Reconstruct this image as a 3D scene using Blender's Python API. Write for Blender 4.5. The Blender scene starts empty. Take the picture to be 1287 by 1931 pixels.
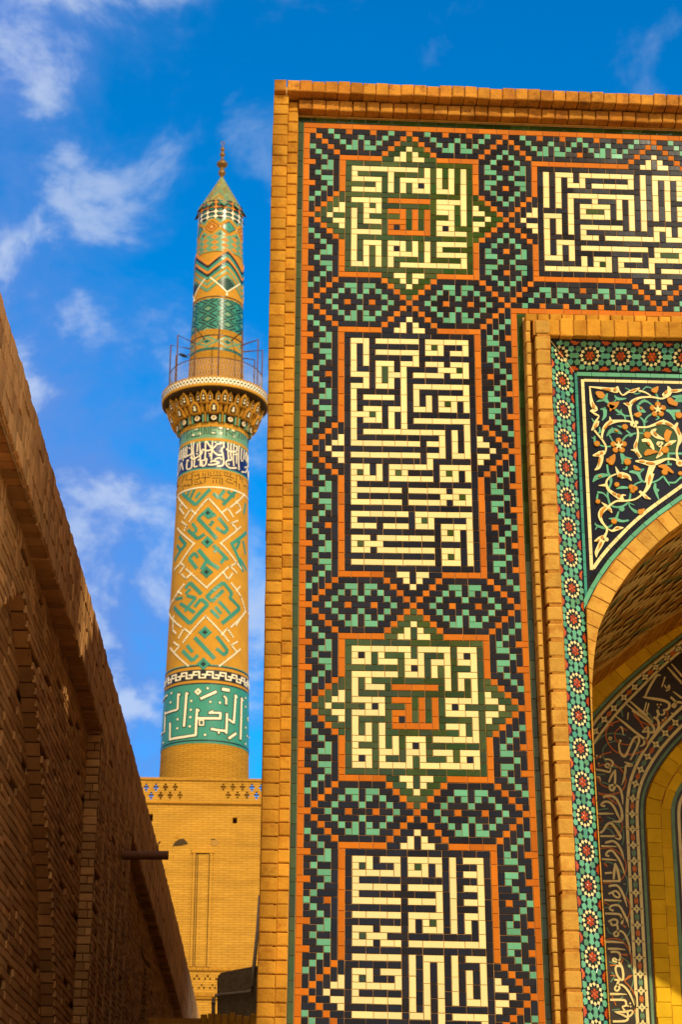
import bpy, math, random
import numpy as np
from mathutils import Vector, Matrix
random.seed(7)
rnd = random.random
S = bpy.context.scene

# ------------------------------------------------------------------ camera, sky, sun, exposure
F_PX, YAW, PIT, ROL = 3602.55, 4.78747737e-02, 3.74977481e-01, 2.93113915e-03
CAM = np.array([-0.34190793, -13.79832328, 1.6])
Z0 = 10.555          # height of the top line of the tile field
CELL = .05
cyw, syw, cp, sp = math.cos(YAW), math.sin(YAW), math.cos(PIT), math.sin(PIT)
FW = np.array([syw*cp, cyw*cp, sp]); _r = np.array([cyw, -syw, 0.]); _u = np.cross(_r, FW)
RT = math.cos(ROL)*_r + math.sin(ROL)*_u; UP = -math.sin(ROL)*_r + math.cos(ROL)*_u
cam_d = bpy.data.cameras.new('camera'); cam = bpy.data.objects.new('camera', cam_d); S.collection.objects.link(cam)
m = Matrix.Identity(4)
for i in range(3):
    m[i][0], m[i][1], m[i][2], m[i][3] = RT[i], UP[i], -FW[i], CAM[i]
cam.matrix_world = m
cam_d.sensor_fit = 'VERTICAL'; cam_d.sensor_height = 36.; cam_d.sensor_width = 24.
cam_d.lens = F_PX/1931*36.
cam_d.clip_start = .1; cam_d.clip_end = 2000
cam_d.dof.use_dof = True; cam_d.dof.focus_distance = 15.0; cam_d.dof.aperture_fstop = 5.0
S.camera = cam
S.render.resolution_x, S.render.resolution_y = 683, 1024
S.view_settings.view_transform = 'Standard'; S.view_settings.look = 'None'
S.view_settings.exposure = 0.08; S.view_settings.gamma = 1

SUN_AZ, SUN_EL = math.radians(21), math.radians(35)     # azimuth: right of straight behind the camera
sun_dir = Vector((math.sin(SUN_AZ)*math.cos(SUN_EL), -math.cos(SUN_AZ)*math.cos(SUN_EL), math.sin(SUN_EL)))
sd = bpy.data.lights.new('sun', 'SUN'); sd.energy = 3.0; sd.angle = math.radians(.5); sd.color = (1, .84, .56)
so = bpy.data.objects.new('sun', sd); S.collection.objects.link(so)
so.rotation_euler = sun_dir.to_track_quat('Z', 'Y').to_euler(); so.location = sun_dir*60

W = bpy.data.worlds.new('World'); S.world = W; W.use_nodes = True
nt = W.node_tree; N = nt.nodes; L = nt.links
for n in list(N): N.remove(n)
def nd(t, **k):
    n = N.new(t)
    for a, b in k.items(): setattr(n, a, b)
    return n
def mth(op, a, b=None, c=None, clamp=False):
    n = N.new('ShaderNodeMath'); n.operation = op; n.use_clamp = clamp
    for i, v in enumerate((a, b, c)):
        if v is None: continue
        if isinstance(v, (int, float)): n.inputs[i].default_value = v
        else: L.new(v, n.inputs[i])
    return n.outputs[0]
out = nd('ShaderNodeOutputWorld'); bg = nd('ShaderNodeBackground'); bg.inputs[1].default_value = .1
sky = nd('ShaderNodeTexSky', sky_type='NISHITA'); sky.sun_disc = False
sky.sun_elevation = SUN_EL; sky.sun_rotation = math.atan2(sun_dir.x, sun_dir.y)
sky.altitude = 1200; sky.air_density = 1.0; sky.dust_density = .3; sky.ozone_density = 2.2
hs = nd('ShaderNodeHueSaturation'); hs.inputs['Saturation'].default_value = 1.85; hs.inputs['Value'].default_value = SKYV = 2.1
L.new(sky.outputs[0], hs.inputs['Color'])
tc = nd('ShaderNodeTexCoord'); sx = nd('ShaderNodeSeparateXYZ'); L.new(tc.outputs['Generated'], sx.inputs[0])
mp = nd('ShaderNodeMapping'); mp.inputs['Location'].default_value = CLOUD_AT = (3.1, .4, 1.7); mp.inputs['Scale'].default_value = (1, 1, 1.35)
L.new(tc.outputs['Generated'], mp.inputs[0])
n1 = nd('ShaderNodeTexNoise'); n1.inputs['Scale'].default_value = 12.5; n1.inputs['Detail'].default_value = 10; n1.inputs['Roughness'].default_value = .58; n1.inputs['Distortion'].default_value = .25
n2 = nd('ShaderNodeTexNoise'); n2.inputs['Scale'].default_value = 4.2; n2.inputs['Detail'].default_value = 4; n2.inputs['Roughness'].default_value = .5
L.new(mp.outputs[0], n1.inputs[0]); L.new(mp.outputs[0], n2.inputs[0])
# thicker cloud to the north-west and near the horizon
bx = nd('ShaderNodeMapRange'); bx.inputs[1].default_value = .06; bx.inputs[2].default_value = -.13; bx.inputs[3].default_value = 0; bx.inputs[4].default_value = .25
L.new(sx.outputs[0], bx.inputs[0])
bz_ = nd('ShaderNodeMapRange'); bz_.inputs[1].default_value = .46; bz_.inputs[2].default_value = .14; bz_.inputs[3].default_value = -.01; bz_.inputs[4].default_value = .20
L.new(sx.outputs[2], bz_.inputs[0])
bias = mth('ADD', bx.outputs[0], bz_.outputs[0])
dens = mth('ADD', mth('ADD', mth('MULTIPLY', n1.outputs[0], .68), mth('MULTIPLY', n2.outputs[0], .45)), bias)
rp = nd('ShaderNodeMapRange', interpolation_type='SMOOTHSTEP'); rp.inputs[1].default_value = .60; rp.inputs[2].default_value = .90
L.new(dens, rp.inputs[0])
cc = nd('ShaderNodeMix', data_type='RGBA')
rp2 = nd('ShaderNodeMapRange', interpolation_type='SMOOTHSTEP'); rp2.inputs[1].default_value = .48; rp2.inputs[2].default_value = .62
L.new(n1.outputs[0], rp2.inputs[0]); L.new(rp2.outputs[0], cc.inputs[0])
cc.inputs[6].default_value = (1.35, 2.7, 7.0, 1); cc.inputs[7].default_value = (4.9, 5.9, 8.2, 1)
mx = nd('ShaderNodeMix', data_type='RGBA'); L.new(mth('MULTIPLY', rp.outputs[0], .88), mx.inputs[0])
L.new(hs.outputs[0], mx.inputs[6]); L.new(cc.outputs[2], mx.inputs[7])
# broad warm cloud added behind the viewer, out of view, as fill light
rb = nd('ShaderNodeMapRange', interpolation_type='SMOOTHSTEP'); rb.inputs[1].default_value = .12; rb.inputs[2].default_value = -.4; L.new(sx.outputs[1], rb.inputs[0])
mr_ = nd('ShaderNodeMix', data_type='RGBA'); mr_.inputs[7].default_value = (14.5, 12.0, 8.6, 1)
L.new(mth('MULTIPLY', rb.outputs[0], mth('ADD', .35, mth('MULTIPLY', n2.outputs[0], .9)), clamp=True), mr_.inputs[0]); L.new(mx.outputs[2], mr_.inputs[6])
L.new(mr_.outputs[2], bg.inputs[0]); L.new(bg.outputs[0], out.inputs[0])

# ------------------------------------------------------------------ measuring helpers (photo pixel -> point on a plane)
def ray(px, py): return FW + RT*((px-643.5)/F_PX) - UP*((py-965.5)/F_PX)
def U(px, py, y=0.):
    d = ray(px, py); return CAM + d*((y-CAM[1])/d[1])
def depth_of(P): return float((np.asarray(P)-CAM) @ FW)

# ------------------------------------------------------------------ objects
def thing(name, label, cat, loc=(0, 0, 0), group=None):
    o = bpy.data.objects.new(name, None); S.collection.objects.link(o); o.location = loc
    o.empty_display_size = .3
    o['label'] = label; o['category'] = cat
    if group: o['group'] = group
    return o
def tag(o, label, cat, group=None):
    o['label'] = label; o['category'] = cat
    if group: o['group'] = group

class MB:
    """collects faces of one mesh"""
    def __init__(s, *mats):
        s.v = []; s.f = []; s.mi = []; s.tv = []; s.mats = [M[x] for x in mats]; s.ix = {x: i for i, x in enumerate(mats)}
    def m(s, name):
        if name not in s.ix: s.ix[name] = len(s.mats); s.mats.append(M[name])
        return s.ix[name]
    def face(s, idx, mat, tv=None):
        s.f.append(idx); s.mi.append(s.m(mat)); s.tv.append(rnd() if tv is None else tv)
    def poly(s, pts, mat, tv=None):
        b = len(s.v); s.v.extend([tuple(p) for p in pts]); s.face(list(range(b, b+len(pts))), mat, tv)
    def box(s, x0, x1, y0, y1, z0, z1, mat, tv=None):
        tv = rnd() if tv is None else tv; b = len(s.v)
        s.v += [(x0,y0,z0),(x1,y0,z0),(x1,y1,z0),(x0,y1,z0),(x0,y0,z1),(x1,y0,z1),(x1,y1,z1),(x0,y1,z1)]
        for q in ((0,1,5,4),(1,2,6,5),(2,3,7,6),(3,0,4,7),(4,5,6,7),(3,2,1,0)): s.face([b+i for i in q], mat, tv)
    def tile(s, fr, uv, mat, h=.006, bev=.002, tv=None, base=-.004, jit=0.):
        """a tile with bevelled edges; uv: convex polygon, counter-clockwise seen from the front"""
        tv = rnd() if tv is None else tv
        n = len(uv); cu = sum(p[0] for p in uv)/n; cv = sum(p[1] for p in uv)/n
        if n == 4 and abs(uv[0][1]-uv[1][1]) < 1e-9:
            u0, u1, v0, v1 = uv[0][0], uv[1][0], uv[0][1], uv[2][1]
            ins = [(u0+bev, v0+bev), (u1-bev, v0+bev), (u1-bev, v1-bev), (u0+bev, v1-bev)]
        else:
            r = max(math.hypot(p[0]-cu, p[1]-cv) for p in uv); k = max(.3, 1-1.4*bev/r)
            ins = [(cu+(p[0]-cu)*k, cv+(p[1]-cv)*k) for p in uv]
        a, bb = (rnd()-.5)*jit, (rnd()-.5)*jit
        hh = lambda p: h + a*(p[0]-cu)/.05 + bb*(p[1]-cv)/.05
        b = len(s.v)
        s.v += [tuple(fr(p[0], p[1], base)) for p in uv]
        s.v += [tuple(fr(p[0], p[1], hh(p)-bev*.8)) for p in uv]
        s.v += [tuple(fr(p[0], p[1], hh(p))) for p in ins]
        for k in range(n):
            j = (k+1) % n
            s.face([b+k, b+j, b+n+j, b+n+k], mat, tv); s.face([b+n+k, b+n+j, b+2*n+j, b+2*n+k], mat, tv)
        s.face([b+2*n+k for k in range(n)], mat, tv)
    def rect(s, fr, u0, u1, v0, v1, mat, **k):
        s.tile(fr, [(u0, v0), (u1, v0), (u1, v1), (u0, v1)], mat, **k)
    def sheet(s, fr, us, vs, mat, h=0., tv=.5):
        b = len(s.v); nu, nv = len(us), len(vs)
        for v in vs:
            for u in us: s.v.append(tuple(fr(u, v, h)))
        for j in range(nv-1):
            for i in range(nu-1):
                k = b+j*nu+i; s.face([k, k+1, k+nu+1, k+nu], mat, tv)
    def ribbon(s, fr, pts, ws, mat, h=.004, smooth=True, tv=None):
        """a raised strip of varying width along a line"""
        tv = rnd() if tv is None else tv
        P = [np.array(p, float) for p in pts]
        if isinstance(ws, (int, float)): ws = [ws]*len(P)
        if smooth and len(P) > 2:
            Q, Wd = [], []; n = len(P)
            for i in range(n-1):
                p0, p1, p2, p3 = P[max(i-1, 0)], P[i], P[i+1], P[min(i+2, n-1)]
                for t in (0, .25, .5, .75):
                    Q.append(.5*((2*p1)+(p2-p0)*t+(2*p0-5*p1+4*p2-p3)*t*t+(3*p1-p0-3*p2+p3)*t**3)); Wd.append(ws[i]+(ws[i+1]-ws[i])*t)
            Q.append(P[-1]); Wd.append(ws[-1]); P, ws = Q, Wd
        n = len(P); b = len(s.v)
        for i in range(n):
            d = P[min(i+1, n-1)]-P[max(i-1, 0)]; l = math.hypot(*d) or 1; nx, ny = -d[1]/l, d[0]/l; w = ws[i]/2
            a = (P[i][0]+nx*w, P[i][1]+ny*w); c = (P[i][0]-nx*w, P[i][1]-ny*w)
            s.v += [tuple(fr(a[0], a[1], -.001)), tuple(fr(a[0], a[1], h)), tuple(fr(c[0], c[1], h)), tuple(fr(c[0], c[1], -.001))]
        for i in range(n-1):
            k = b+4*i
            s.face([k+1, k+2, k+6, k+5], mat, tv); s.face([k, k+1, k+5, k+4], mat, tv); s.face([k+2, k+3, k+7, k+6], mat, tv)
        s.face([b, b+3, b+2, b+1], mat, tv); k = b+4*(n-1); s.face([k, k+1, k+2, k+3], mat, tv)
    def disc(s, fr, c, r, mat, h=.004, n=14, tv=None, sy=1.):
        s.tile(fr, [(c[0]+r*math.cos(6.2832*k/n), c[1]+r*sy*math.sin(6.2832*k/n)) for k in range(n)], mat, h=h, bev=r*.12, base=-.001, tv=tv)
    def lathe(s, c, prof, mat, n=32, tv=.5, mats=None):
        b = len(s.v)
        for r, z in prof:
            for k in range(n):
                a = 2*math.pi*k/n; s.v.append((c[0]+r*math.cos(a), c[1]+r*math.sin(a), z))
        for j in range(len(prof)-1):
            for k in range(n):
                q = (k+1) % n
                s.face([b+j*n+k, b+j*n+q, b+(j+1)*n+q, b+(j+1)*n+k], mats[j] if mats else mat, tv)
    def tube(s, pts, r, mat, n=8, tv=None, caps=True):
        tv = rnd() if tv is None else tv
        P = [Vector(p) for p in pts]; b = len(s.v); rs = r if isinstance(r, (list, tuple)) else [r]*len(P)
        for i, p in enumerate(P):
            d = (P[min(i+1, len(P)-1)]-P[max(i-1, 0)]).normalized()
            a = d.cross(Vector((0, 0, 1)) if abs(d.z) < .9 else Vector((1, 0, 0))).normalized(); c = d.cross(a)
            for k in range(n):
                t = 2*math.pi*k/n; s.v.append(tuple(p+a*(rs[i]*math.cos(t))+c*(rs[i]*math.sin(t))))
        for i in range(len(P)-1):
            for k in range(n):
                q = (k+1) % n; s.face([b+i*n+k, b+i*n+q, b+(i+1)*n+q, b+(i+1)*n+k], mat, tv)
        if caps:
            s.face([b+k for k in range(n)][::-1], mat, tv); s.face([b+(len(P)-1)*n+k for k in range(n)], mat, tv)
    warp = None
    def build(s, name, parent=None, smooth=False):
        if MB.warp: s.v = [MB.warp(p) for p in s.v]
        me = bpy.data.meshes.new(name); me.from_pydata(s.v, [], s.f)
        for q in s.mats: me.materials.append(q)
        me.polygons.foreach_set('material_index', s.mi)
        at = me.attributes.new('tv', 'FLOAT', 'FACE'); at.data.foreach_set('value', s.tv)
        if smooth: me.polygons.foreach_set('use_smooth', [True]*len(s.f))
        me.update()
        o = bpy.data.objects.new(name, me); S.collection.objects.link(o)
        if parent:
            o.parent = parent
            p, off = parent, Vector((0, 0, 0))
            while p: off += p.location; p = p.parent
            o.location = -off
        return o

# ------------------------------------------------------------------ materials
M = {}
def mat(name, col, rough=.8, var=.15, noise=.15, nscale=6., bump=0., bscale=60., col2=None, spec=.5, metallic=0., streak=0., coat=0., hue=0., stain=None, stscale=3.):
    mt = bpy.data.materials.new(name); mt.use_nodes = True; t = mt.node_tree; n = t.nodes; l = t.links
    b = n['Principled BSDF']; b.inputs['Roughness'].default_value = rough; b.inputs['Metallic'].default_value = metallic
    b.inputs['Specular IOR Level'].default_value = spec
    if coat: b.inputs['Coat Weight'].default_value = coat; b.inputs['Coat Roughness'].default_value = .06
    at = n.new('ShaderNodeAttribute'); at.attribute_name = 'tv'
    geo = n.new('ShaderNodeNewGeometry')
    nz = n.new('ShaderNodeTexNoise'); nz.inputs['Scale'].default_value = nscale; nz.inputs['Detail'].default_value = 6; nz.inputs['Roughness'].default_value = .62
    l.new(geo.outputs['Position'], nz.inputs['Vector'])
    hsv = n.new('ShaderNodeHueSaturation'); base = n.new('ShaderNodeMix'); base.data_type = 'RGBA'
    base.inputs[6].default_value = (*col, 1); base.inputs[7].default_value = (*(col2 or col), 1)
    wn = n.new('ShaderNodeTexWhiteNoise'); wn.noise_dimensions = '1D'; l.new(at.outputs['Fac'], wn.inputs['W'])
    l.new(wn.outputs['Value'], base.inputs[0])
    def ma(op, a, c):
        q = n.new('ShaderNodeMath'); q.operation = op
        for i, v in enumerate((a, c)):
            if isinstance(v, (int, float)): q.inputs[i].default_value = v
            else: l.new(v, q.inputs[i])
        return q.outputs[0]
    val = ma('ADD', ma('MULTIPLY', ma('SUBTRACT', at.outputs['Fac'], .5), 2*var), ma('ADD', 1., ma('MULTIPLY', ma('SUBTRACT', nz.outputs['Fac'], .5), 4*noise)))
    l.new(val, hsv.inputs['Value'])
    if hue: l.new(ma('ADD', .5, ma('MULTIPLY', ma('SUBTRACT', wn.outputs['Value'], .5), hue)), hsv.inputs['Hue'])
    src = base.outputs[2]
    if stain:
        sn = n.new('ShaderNodeTexNoise'); sn.inputs['Scale'].default_value = stscale; sn.inputs['Detail'].default_value = 8; sn.inputs['Roughness'].default_value = .7
        l.new(geo.outputs['Position'], sn.inputs['Vector'])
        mr = n.new('ShaderNodeMapRange'); mr.inputs[1].default_value = .5; mr.inputs[2].default_value = .68; l.new(sn.outputs['Fac'], mr.inputs[0])
        sm = n.new('ShaderNodeMix'); sm.data_type = 'RGBA'; l.new(mr.outputs[0], sm.inputs[0]); l.new(src, sm.inputs[6]); sm.inputs[7].default_value = (*stain, 1)
        src = sm.outputs[2]
    l.new(src, hsv.inputs['Color']); l.new(hsv.outputs[0], b.inputs['Base Color'])
    if bump:
        bn = n.new('ShaderNodeTexNoise'); bn.inputs['Scale'].default_value = bscale; bn.inputs['Detail'].default_value = 5
        l.new(geo.outputs['Position'], bn.inputs['Vector'])
        bp = n.new('ShaderNodeBump'); bp.inputs['Strength'].default_value = bump; bp.inputs['Distance'].default_value = .01
        l.new(bn.outputs['Fac'], bp.inputs['Height']); l.new(bp.outputs[0], b.inputs['Normal'])
    M[name] = mt; return mt
def brickmat(name, c1, c2, mort, sc, bw, bh, ms=.012, bump=.6, rot=None, rough=.9, axes='XZ', mix_noise=.3):
    """coursed brickwork for surfaces seen from far away"""
    mt = bpy.data.materials.new(name); mt.use_nodes = True; t = mt.node_tree; n = t.nodes; l = t.links
    b = n['Principled BSDF']; b.inputs['Roughness'].default_value = rough; b.inputs['Specular IOR Level'].default_value = .2
    geo = n.new('ShaderNodeNewGeometry'); s = n.new('ShaderNodeSeparateXYZ'); c = n.new('ShaderNodeCombineXYZ')
    l.new(geo.outputs['Position'], s.inputs[0])
    k = {'X': 0, 'Y': 1, 'Z': 2}
    l.new(s.outputs[k[axes[0]]], c.inputs[0]); l.new(s.outputs[k[axes[1]]], c.inputs[1])
    br = n.new('ShaderNodeTexBrick'); br.inputs['Scale'].default_value = sc
    br.inputs['Brick Width'].default_value = bw; br.inputs['Row Height'].default_value = bh; br.inputs['Mortar Size'].default_value = ms
    br.inputs['Color1'].default_value = (*c1, 1); br.inputs['Color2'].default_value = (*c2, 1); br.inputs['Mortar'].default_value = (*mort, 1)
    br.inputs['Mortar Smooth'].default_value = .3
    l.new(c.outputs[0], br.inputs['Vector'])
    nz = n.new('ShaderNodeTexNoise'); nz.inputs['Scale'].default_value = 1.3; nz.inputs['Detail'].default_value = 7; nz.inputs['Roughness'].default_value = .65
    mpn = n.new('ShaderNodeMapping'); mpn.inputs['Scale'].default_value = (.6, .6, 2.6); l.new(geo.outputs['Position'], mpn.inputs[0]); l.new(mpn.outputs[0], nz.inputs['Vector'])
    hsv = n.new('ShaderNodeHueSaturation'); q = n.new('ShaderNodeMapRange'); q.inputs[1].default_value = .3; q.inputs[2].default_value = .7; q.inputs[3].default_value = 1-mix_noise; q.inputs[4].default_value = 1+mix_noise
    l.new(nz.outputs['Fac'], q.inputs[0]); l.new(q.outputs[0], hsv.inputs['Value']); l.new(br.outputs['Color'], hsv.inputs['Color']); l.new(hsv.outputs[0], b.inputs['Base Color'])
    bp = n.new('ShaderNodeBump'); bp.inputs['Strength'].default_value = bump; bp.inputs['Distance'].default_value = .02; bp.invert = True
    l.new(br.outputs['Fac'], bp.inputs['Height']); l.new(bp.outputs[0], b.inputs['Normal'])
    M[name] = mt
# ------------------------------------------------------------------ glazed tile field: one letter per cell
# n black-blue, t turquoise, o orange, g green, w ivory.  Border: columns 1-7 (left half), mirrored to the right
STAR = """onntnnonnnonntnno
nonntnnntnnntnnog
nnonntntntntnnogg
tnnonnttnttnnoggw
ntnnonnnnnnnoggwg
nntnnoooooooggwwg
onntnoggggggggggg
nnttnog
ntnnnog
nnttnog
onntnog
nntnnog
ntnnogg
tnnoggg
nnoggwg
noggwwg
oggwggg""".split()
TALL = [STAR[i].replace('g', 'n') for i in range(7)] + """nnttnon
ntnnnon
nnttnon
onntnon
nntnnon
ntnnnon
tnnonon
ntnnnon
nntnnon
onntnon
nnttnon
ntnnnon
nnttnon
onntnon
nntnnon
ntnnonn
tnnonnn
nnonnwn
nonnwwn
onnwnnn""".split()
# square lettering, columns 8-26 as runs: from-to colour
K_A = """8-18w19g20w21g22w23g24w25g26w
8w9-13g14w15-19g20w21g22w23g24w25g26w
8-12w13g14w15g16-20w21g22w23g24w25g26w
8-11g12w13g14w15g16w17g18w19n20w21g22w23g24w25g26w
8-12w13g14w15g16w17g18-20w21g22-24w25g26w
8-25g26w
8-12w13g14-20o21g22-26w27g
8-9g10w11g12w13-21g22-24w25g26w
8w9g10-12w13g14-16o17g18o19g20o21g22-24w25g26w
8w9g10w11-15g16o17g18o19g20o21-23g24w25g26w
8w9g10-12w13g14-16o17g18o19g20o21g22-24w25g26w
8w9-13g14o15n16o17g18o19g20o21g22w23n24w25-27g
8-12w13g14-20o21g22-26w
8w9-26g
8w9g10-12w13g14-16w17g18w19g20w21g22-26w
8w9g10w11g12w13g14w15n16w17g18w19g20w21g22w23-26g
8w9g10w11g12w13g14-18w19g20w21g22-26w
8w9g10w11g12w13g14w15-18g19g20w21g22-25g26w
8-10w11g12w13g14w15g16-26w""".split('\n')
K_B = """8-10w11n12-18w19n20-26w
8w9n10w11-19n20w21g22w23-25n26w
8w9n10w11n12-18w19n20-22w23n24-26w
8w9n10w11-17n18w19-26n
8w9n10w11n12-14w15n16-18w19n20-22w23n24-26w
8w9-11n12w13g14w15n16w17-21n22-24w25g26w
8-10w11n12w13g14-16w17n18-22w23n24-26w
8-9n10w11n12w13g14w15n16w17-26n
8-10w11n12-14w15n16w17n18-26w
8w9-15n16w17n18w19-25n26w
8w9n10-14w15n16w17n18w19n20w21n22-26w
8w9-15n16w17n18w19n20w21n22w23g24w25n26w
8w9n10-12w13n14-16w17n18-20w21n22-24w25n26w
8-10w11g12w13n14w15n16w17-26n
8w9n10-12w13n14w15n16w17n18-26w
8w9-13n14w15n16w17-25n26w
8w9n10-22w23n24w25n26w
8w9-21n22w23n24w25n26w
8-18w19n20-22w23n24w25n26w
8-21n22w23n24w25n26w
8-18w19n20-22w23n24-26w
8-19n20w21-26n
8-10w11n12w13n14-20w21n22-26w
8w9g10w11n12w13n14w15g16w17-21n22w23g24w25n26w
8-12w13n14-20w21n22-24w25n26w
8w9-26n
8-15w16n17-22w23n24-26w
8w9-21n22-24w25g26w
8-15w16n17-22w23n24-26w
8-26n
8-16w17n18-26w
8w9-17n18w19g20w21-25n26w
8-11w12n13-16w17n18-20w21n22-26w
8-21n22w23g24w25n26w
8-10w11n12-20w21n22-24w25n26w
8w9g10-12w13-25n26w
8-10w11n12-20w21n22-24w25n26w
8-21n22w23g24w25n26w
8-20w21n22-24w25n26w""".split('\n')
K_C = """8-16w17g18-22w23g24-26w
8w9n10w11g12w13-15g16w17g18w19-21g22w23g24w25n26w
8-10w11g12-14w15g16-18w19g20-22w23g24-26w
8-15g16w17n18w19g20w21g22w23-25g26w
8-14w15g16-18w19g20w21g22w23g24-26w
8w9g10w11-21g22w23g24w25g26w
8w9g10-12w13g14-20o21g22w23g24w25g26w
8w9-25g26w
8-12w13g14-16o17g18o19g20o21g22-26w
8-9g10w11n12w13-15g16o17g18o19g20o21g22w23n24w25-27g
8-12w13g14-16o17g18o19g20o21g22-26w
8w9-13g14o15n16o17g18o19g20o21-25g26w
8w9g10w11g12w13g14-20o21g22-24w25g26w
8w9g10w11g12w13-23g24w25g26w
8-10w11g12w13g14w15g16-18w19g20-26w
8w9-11g12w13g14w15g16w17n18w19-26g
8-10w11g12-14w15g16-18w19g20-22w23g24-26w
8w9n10w11g12w13-15g16w17g18w19-21g22w23g24w25n26w
8-10w11g12-16w17g18-26w""".split('\n')
K_D = """8-10w11n12-14w15n16-20w21n22w23n24-26w
8w9g10w11-13n14w15n16w17g18w19n20w21n22w23-25n26w
8-14w15n16-18w19n20w21n22w23n24-26w
8w9-21n22w23-25n26w
8-14w15n16-20w21n22w23n24-26w
8w9-19n20w21n22w23-25n26w
8-14w15n16-20w21n22w23n24-26w
8-19n20w21n22w23-25n26w
8-14w15n16-20w21n22w23n24-26w
8-15n16w17n18w19g20w21n22w23n24w25n26w
8-10w11n12-14w15n16w17n18-20w21n22w23n24w25n26w
8w9g10-12w13-25n26w
8-10w11n12-14w15n16-26w
8-26n
8-14w15n16w17n18-20w21n22w23n24-26w
8-15n16w17n18w19n20w21n22w23-25n26w
8-10w11n12-14w15n16w17n18w19n20w21n22w23n24w25n26w
8w9g10w11-13n14w15n16w17n18w19n20w21n22w23n24w25n26w
8-14w15n16w17n18w19n20w21n22w23n24w25n26w
8w9-15n16w17n18w19n20w21n22w23n24w25n26w
8-14w15n16w17n18w19n20w21n22w23n24-26w
8-15n16w17n18w19n20w21-26n
8-14w15n16-18w19n20w21n22-26w
8-19n20w21n22-25n26w""".split('\n')
# the lying panel at the top: columns counted from its own left edge
K_T = """0w1n2-4w5n6-14w15n16w17n18-24w
0w1n2w3n4w5n6w7-13n14w15n16w17n18w19n20w21n22w23g24w
0w1n2w3n4-6w7n8-14w15n16w17n18w19n20w21n22-24w
0w1n2w3-15n16w17n18w19n20w21n22w23-24n
0w1n2w3n4-14w15n16w17n18w19n20w21n22-24w
0w1n2w3n4w5-7n8w9-11n12w13n14w15n16w17n18w19n20w21-24n
0w1n2w3n4w5n6-10w11n12w13n14w15n16w17n18w19n20w21n22-24w
0-3n4w5n6w7-9g10w11n12w13n14w15n16w17n18w19n20w21n22w23-24n
0-2w3n4w5n6-10w11n12w13n14w15n16w17n18w19n20w21n22-24w
0w1n2w3n4w5-13n14w15n16w17-24n
0w1n2w3n4w5n6-12w13n14w15n16w17n18-20w21n22w23-24n
0w1n2w3n4w5n6w7-17n18w19n20w21n22w23-24n
0w1-5n6-8w9n10-18w19n20-24w
0w1n2-4w5-24n
0w1n2w3n4w5n6-16w17n18-22w23-24n
0w1n2w3n4w5-17n18w19-21g22w23-24n
0-2w3n4w5n6w7n8-10w11n12-15w16n17-22w23-24n
0-5n6w7n8w9g10w11n12w13-16n17w18-24n
0-10w11n12-17w18n19-24w""".split('\n')
# ------------------------------------------------------------------ materials of the place
mat('brick', (.49, .215, .018), rough=.9, var=.17, noise=.16, nscale=9, bump=.5, bscale=45, col2=(.60, .285, .028), spec=.15, stain=(.40, .15, .012), stscale=7)
mat('brick_top', (.44, .165, .018), rough=.9, var=.22, noise=.2, nscale=14, bump=.6, bscale=50, col2=(.55, .24, .03), spec=.15, stain=(.27, .10, .02), stscale=9)
mat('brick_pale', (.53, .28, .045), rough=.9, var=.14, noise=.14, nscale=9, bump=.5, bscale=45, col2=(.60, .33, .06), spec=.15, stain=(.44, .185, .026), stscale=8)
mat('mortar', (.44, .19, .03), rough=.95, var=.05, noise=.25, nscale=25, bump=.8, bscale=60, spec=.1)
mat('grout', (.50, .27, .11), rough=.95, var=.02, noise=.2, nscale=20, spec=.1)
mat('ivory', (.84, .72, .31), rough=0.13, var=.07, noise=.035, nscale=12, col2=(.78, .68, .31), bump=.02, bscale=30, spec=.4)
mat('navy', (.015, .012, .013), rough=.14, var=.3, noise=.2, nscale=9, col2=(.010, .012, .022), bump=.03, bscale=26, spec=.2)
mat('turquoise', (.11, .37, .20), rough=0.13, var=.16, noise=.06, nscale=16, col2=(.13, .42, .25), bump=.02, bscale=30, spec=.4)
mat('teal', (.03, .25, .19), rough=0.12, var=.18, noise=.08, nscale=16, col2=(.05, .28, .20), bump=.02, bscale=30, spec=.5)
mat('jade', (.10, .27, .11), rough=0.14, var=.18, noise=.08, nscale=16, col2=(.06, .30, .21), spec=.4)
mat('orange', (.50, .125, .004), rough=.6, var=.12, noise=.08, nscale=14, col2=(.57, .16, .005), spec=.12, bump=.1, bscale=40)
mat('green', (.016, .050, .008), rough=0.11, var=.35, noise=.3, nscale=7, col2=(.045, .065, .006), spec=.4, bump=.02, bscale=20)
mat('rust', (.38, .05, .008), rough=0.2, var=.2, noise=.1, nscale=14, col2=(.55, .10, .01), spec=.3)
mat('amber', (.52, .20, .006), rough=.35, var=.1, noise=.08, nscale=14, spec=.12)
mat('ivory_old', (.86, .72, .30), rough=.4, var=.08, noise=.05, nscale=12, spec=.3)
mat('navy_old', (.042, .027, .014), rough=.35, var=.2, noise=.25, nscale=5, spec=.3)
mat('orange_old', (.60, .16, .01), rough=.45, var=.1, noise=.08, nscale=12, spec=.3)
mat('jade_old', (.15, .29, .15), rough=.4, var=.12, noise=.1, nscale=12, spec=.3)
mat('brick_gold', (.78, .47, .016), rough=.85, var=.12, noise=.12, nscale=7, bump=.4, bscale=40, col2=(.84, .53, .02), spec=.15)
mat('vault_tan', (.52, .36, .11), rough=.9, var=.12, noise=.15, nscale=5, spec=.2)
mat('vault_brown', (.34, .18, .035), rough=.9, var=.15, noise=.15, nscale=5, spec=.2)
mat('vault_green', (.11, .15, .05), rough=.5, var=.3, noise=.3, nscale=5, spec=.3)
mat('shade_brick', (.56, .285, .10), rough=.95, var=.25, noise=.2, nscale=5, bump=.7, bscale=30, col2=(.62, .34, .125), spec=.1, stain=(.44, .21, .07), stscale=2.5)
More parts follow.
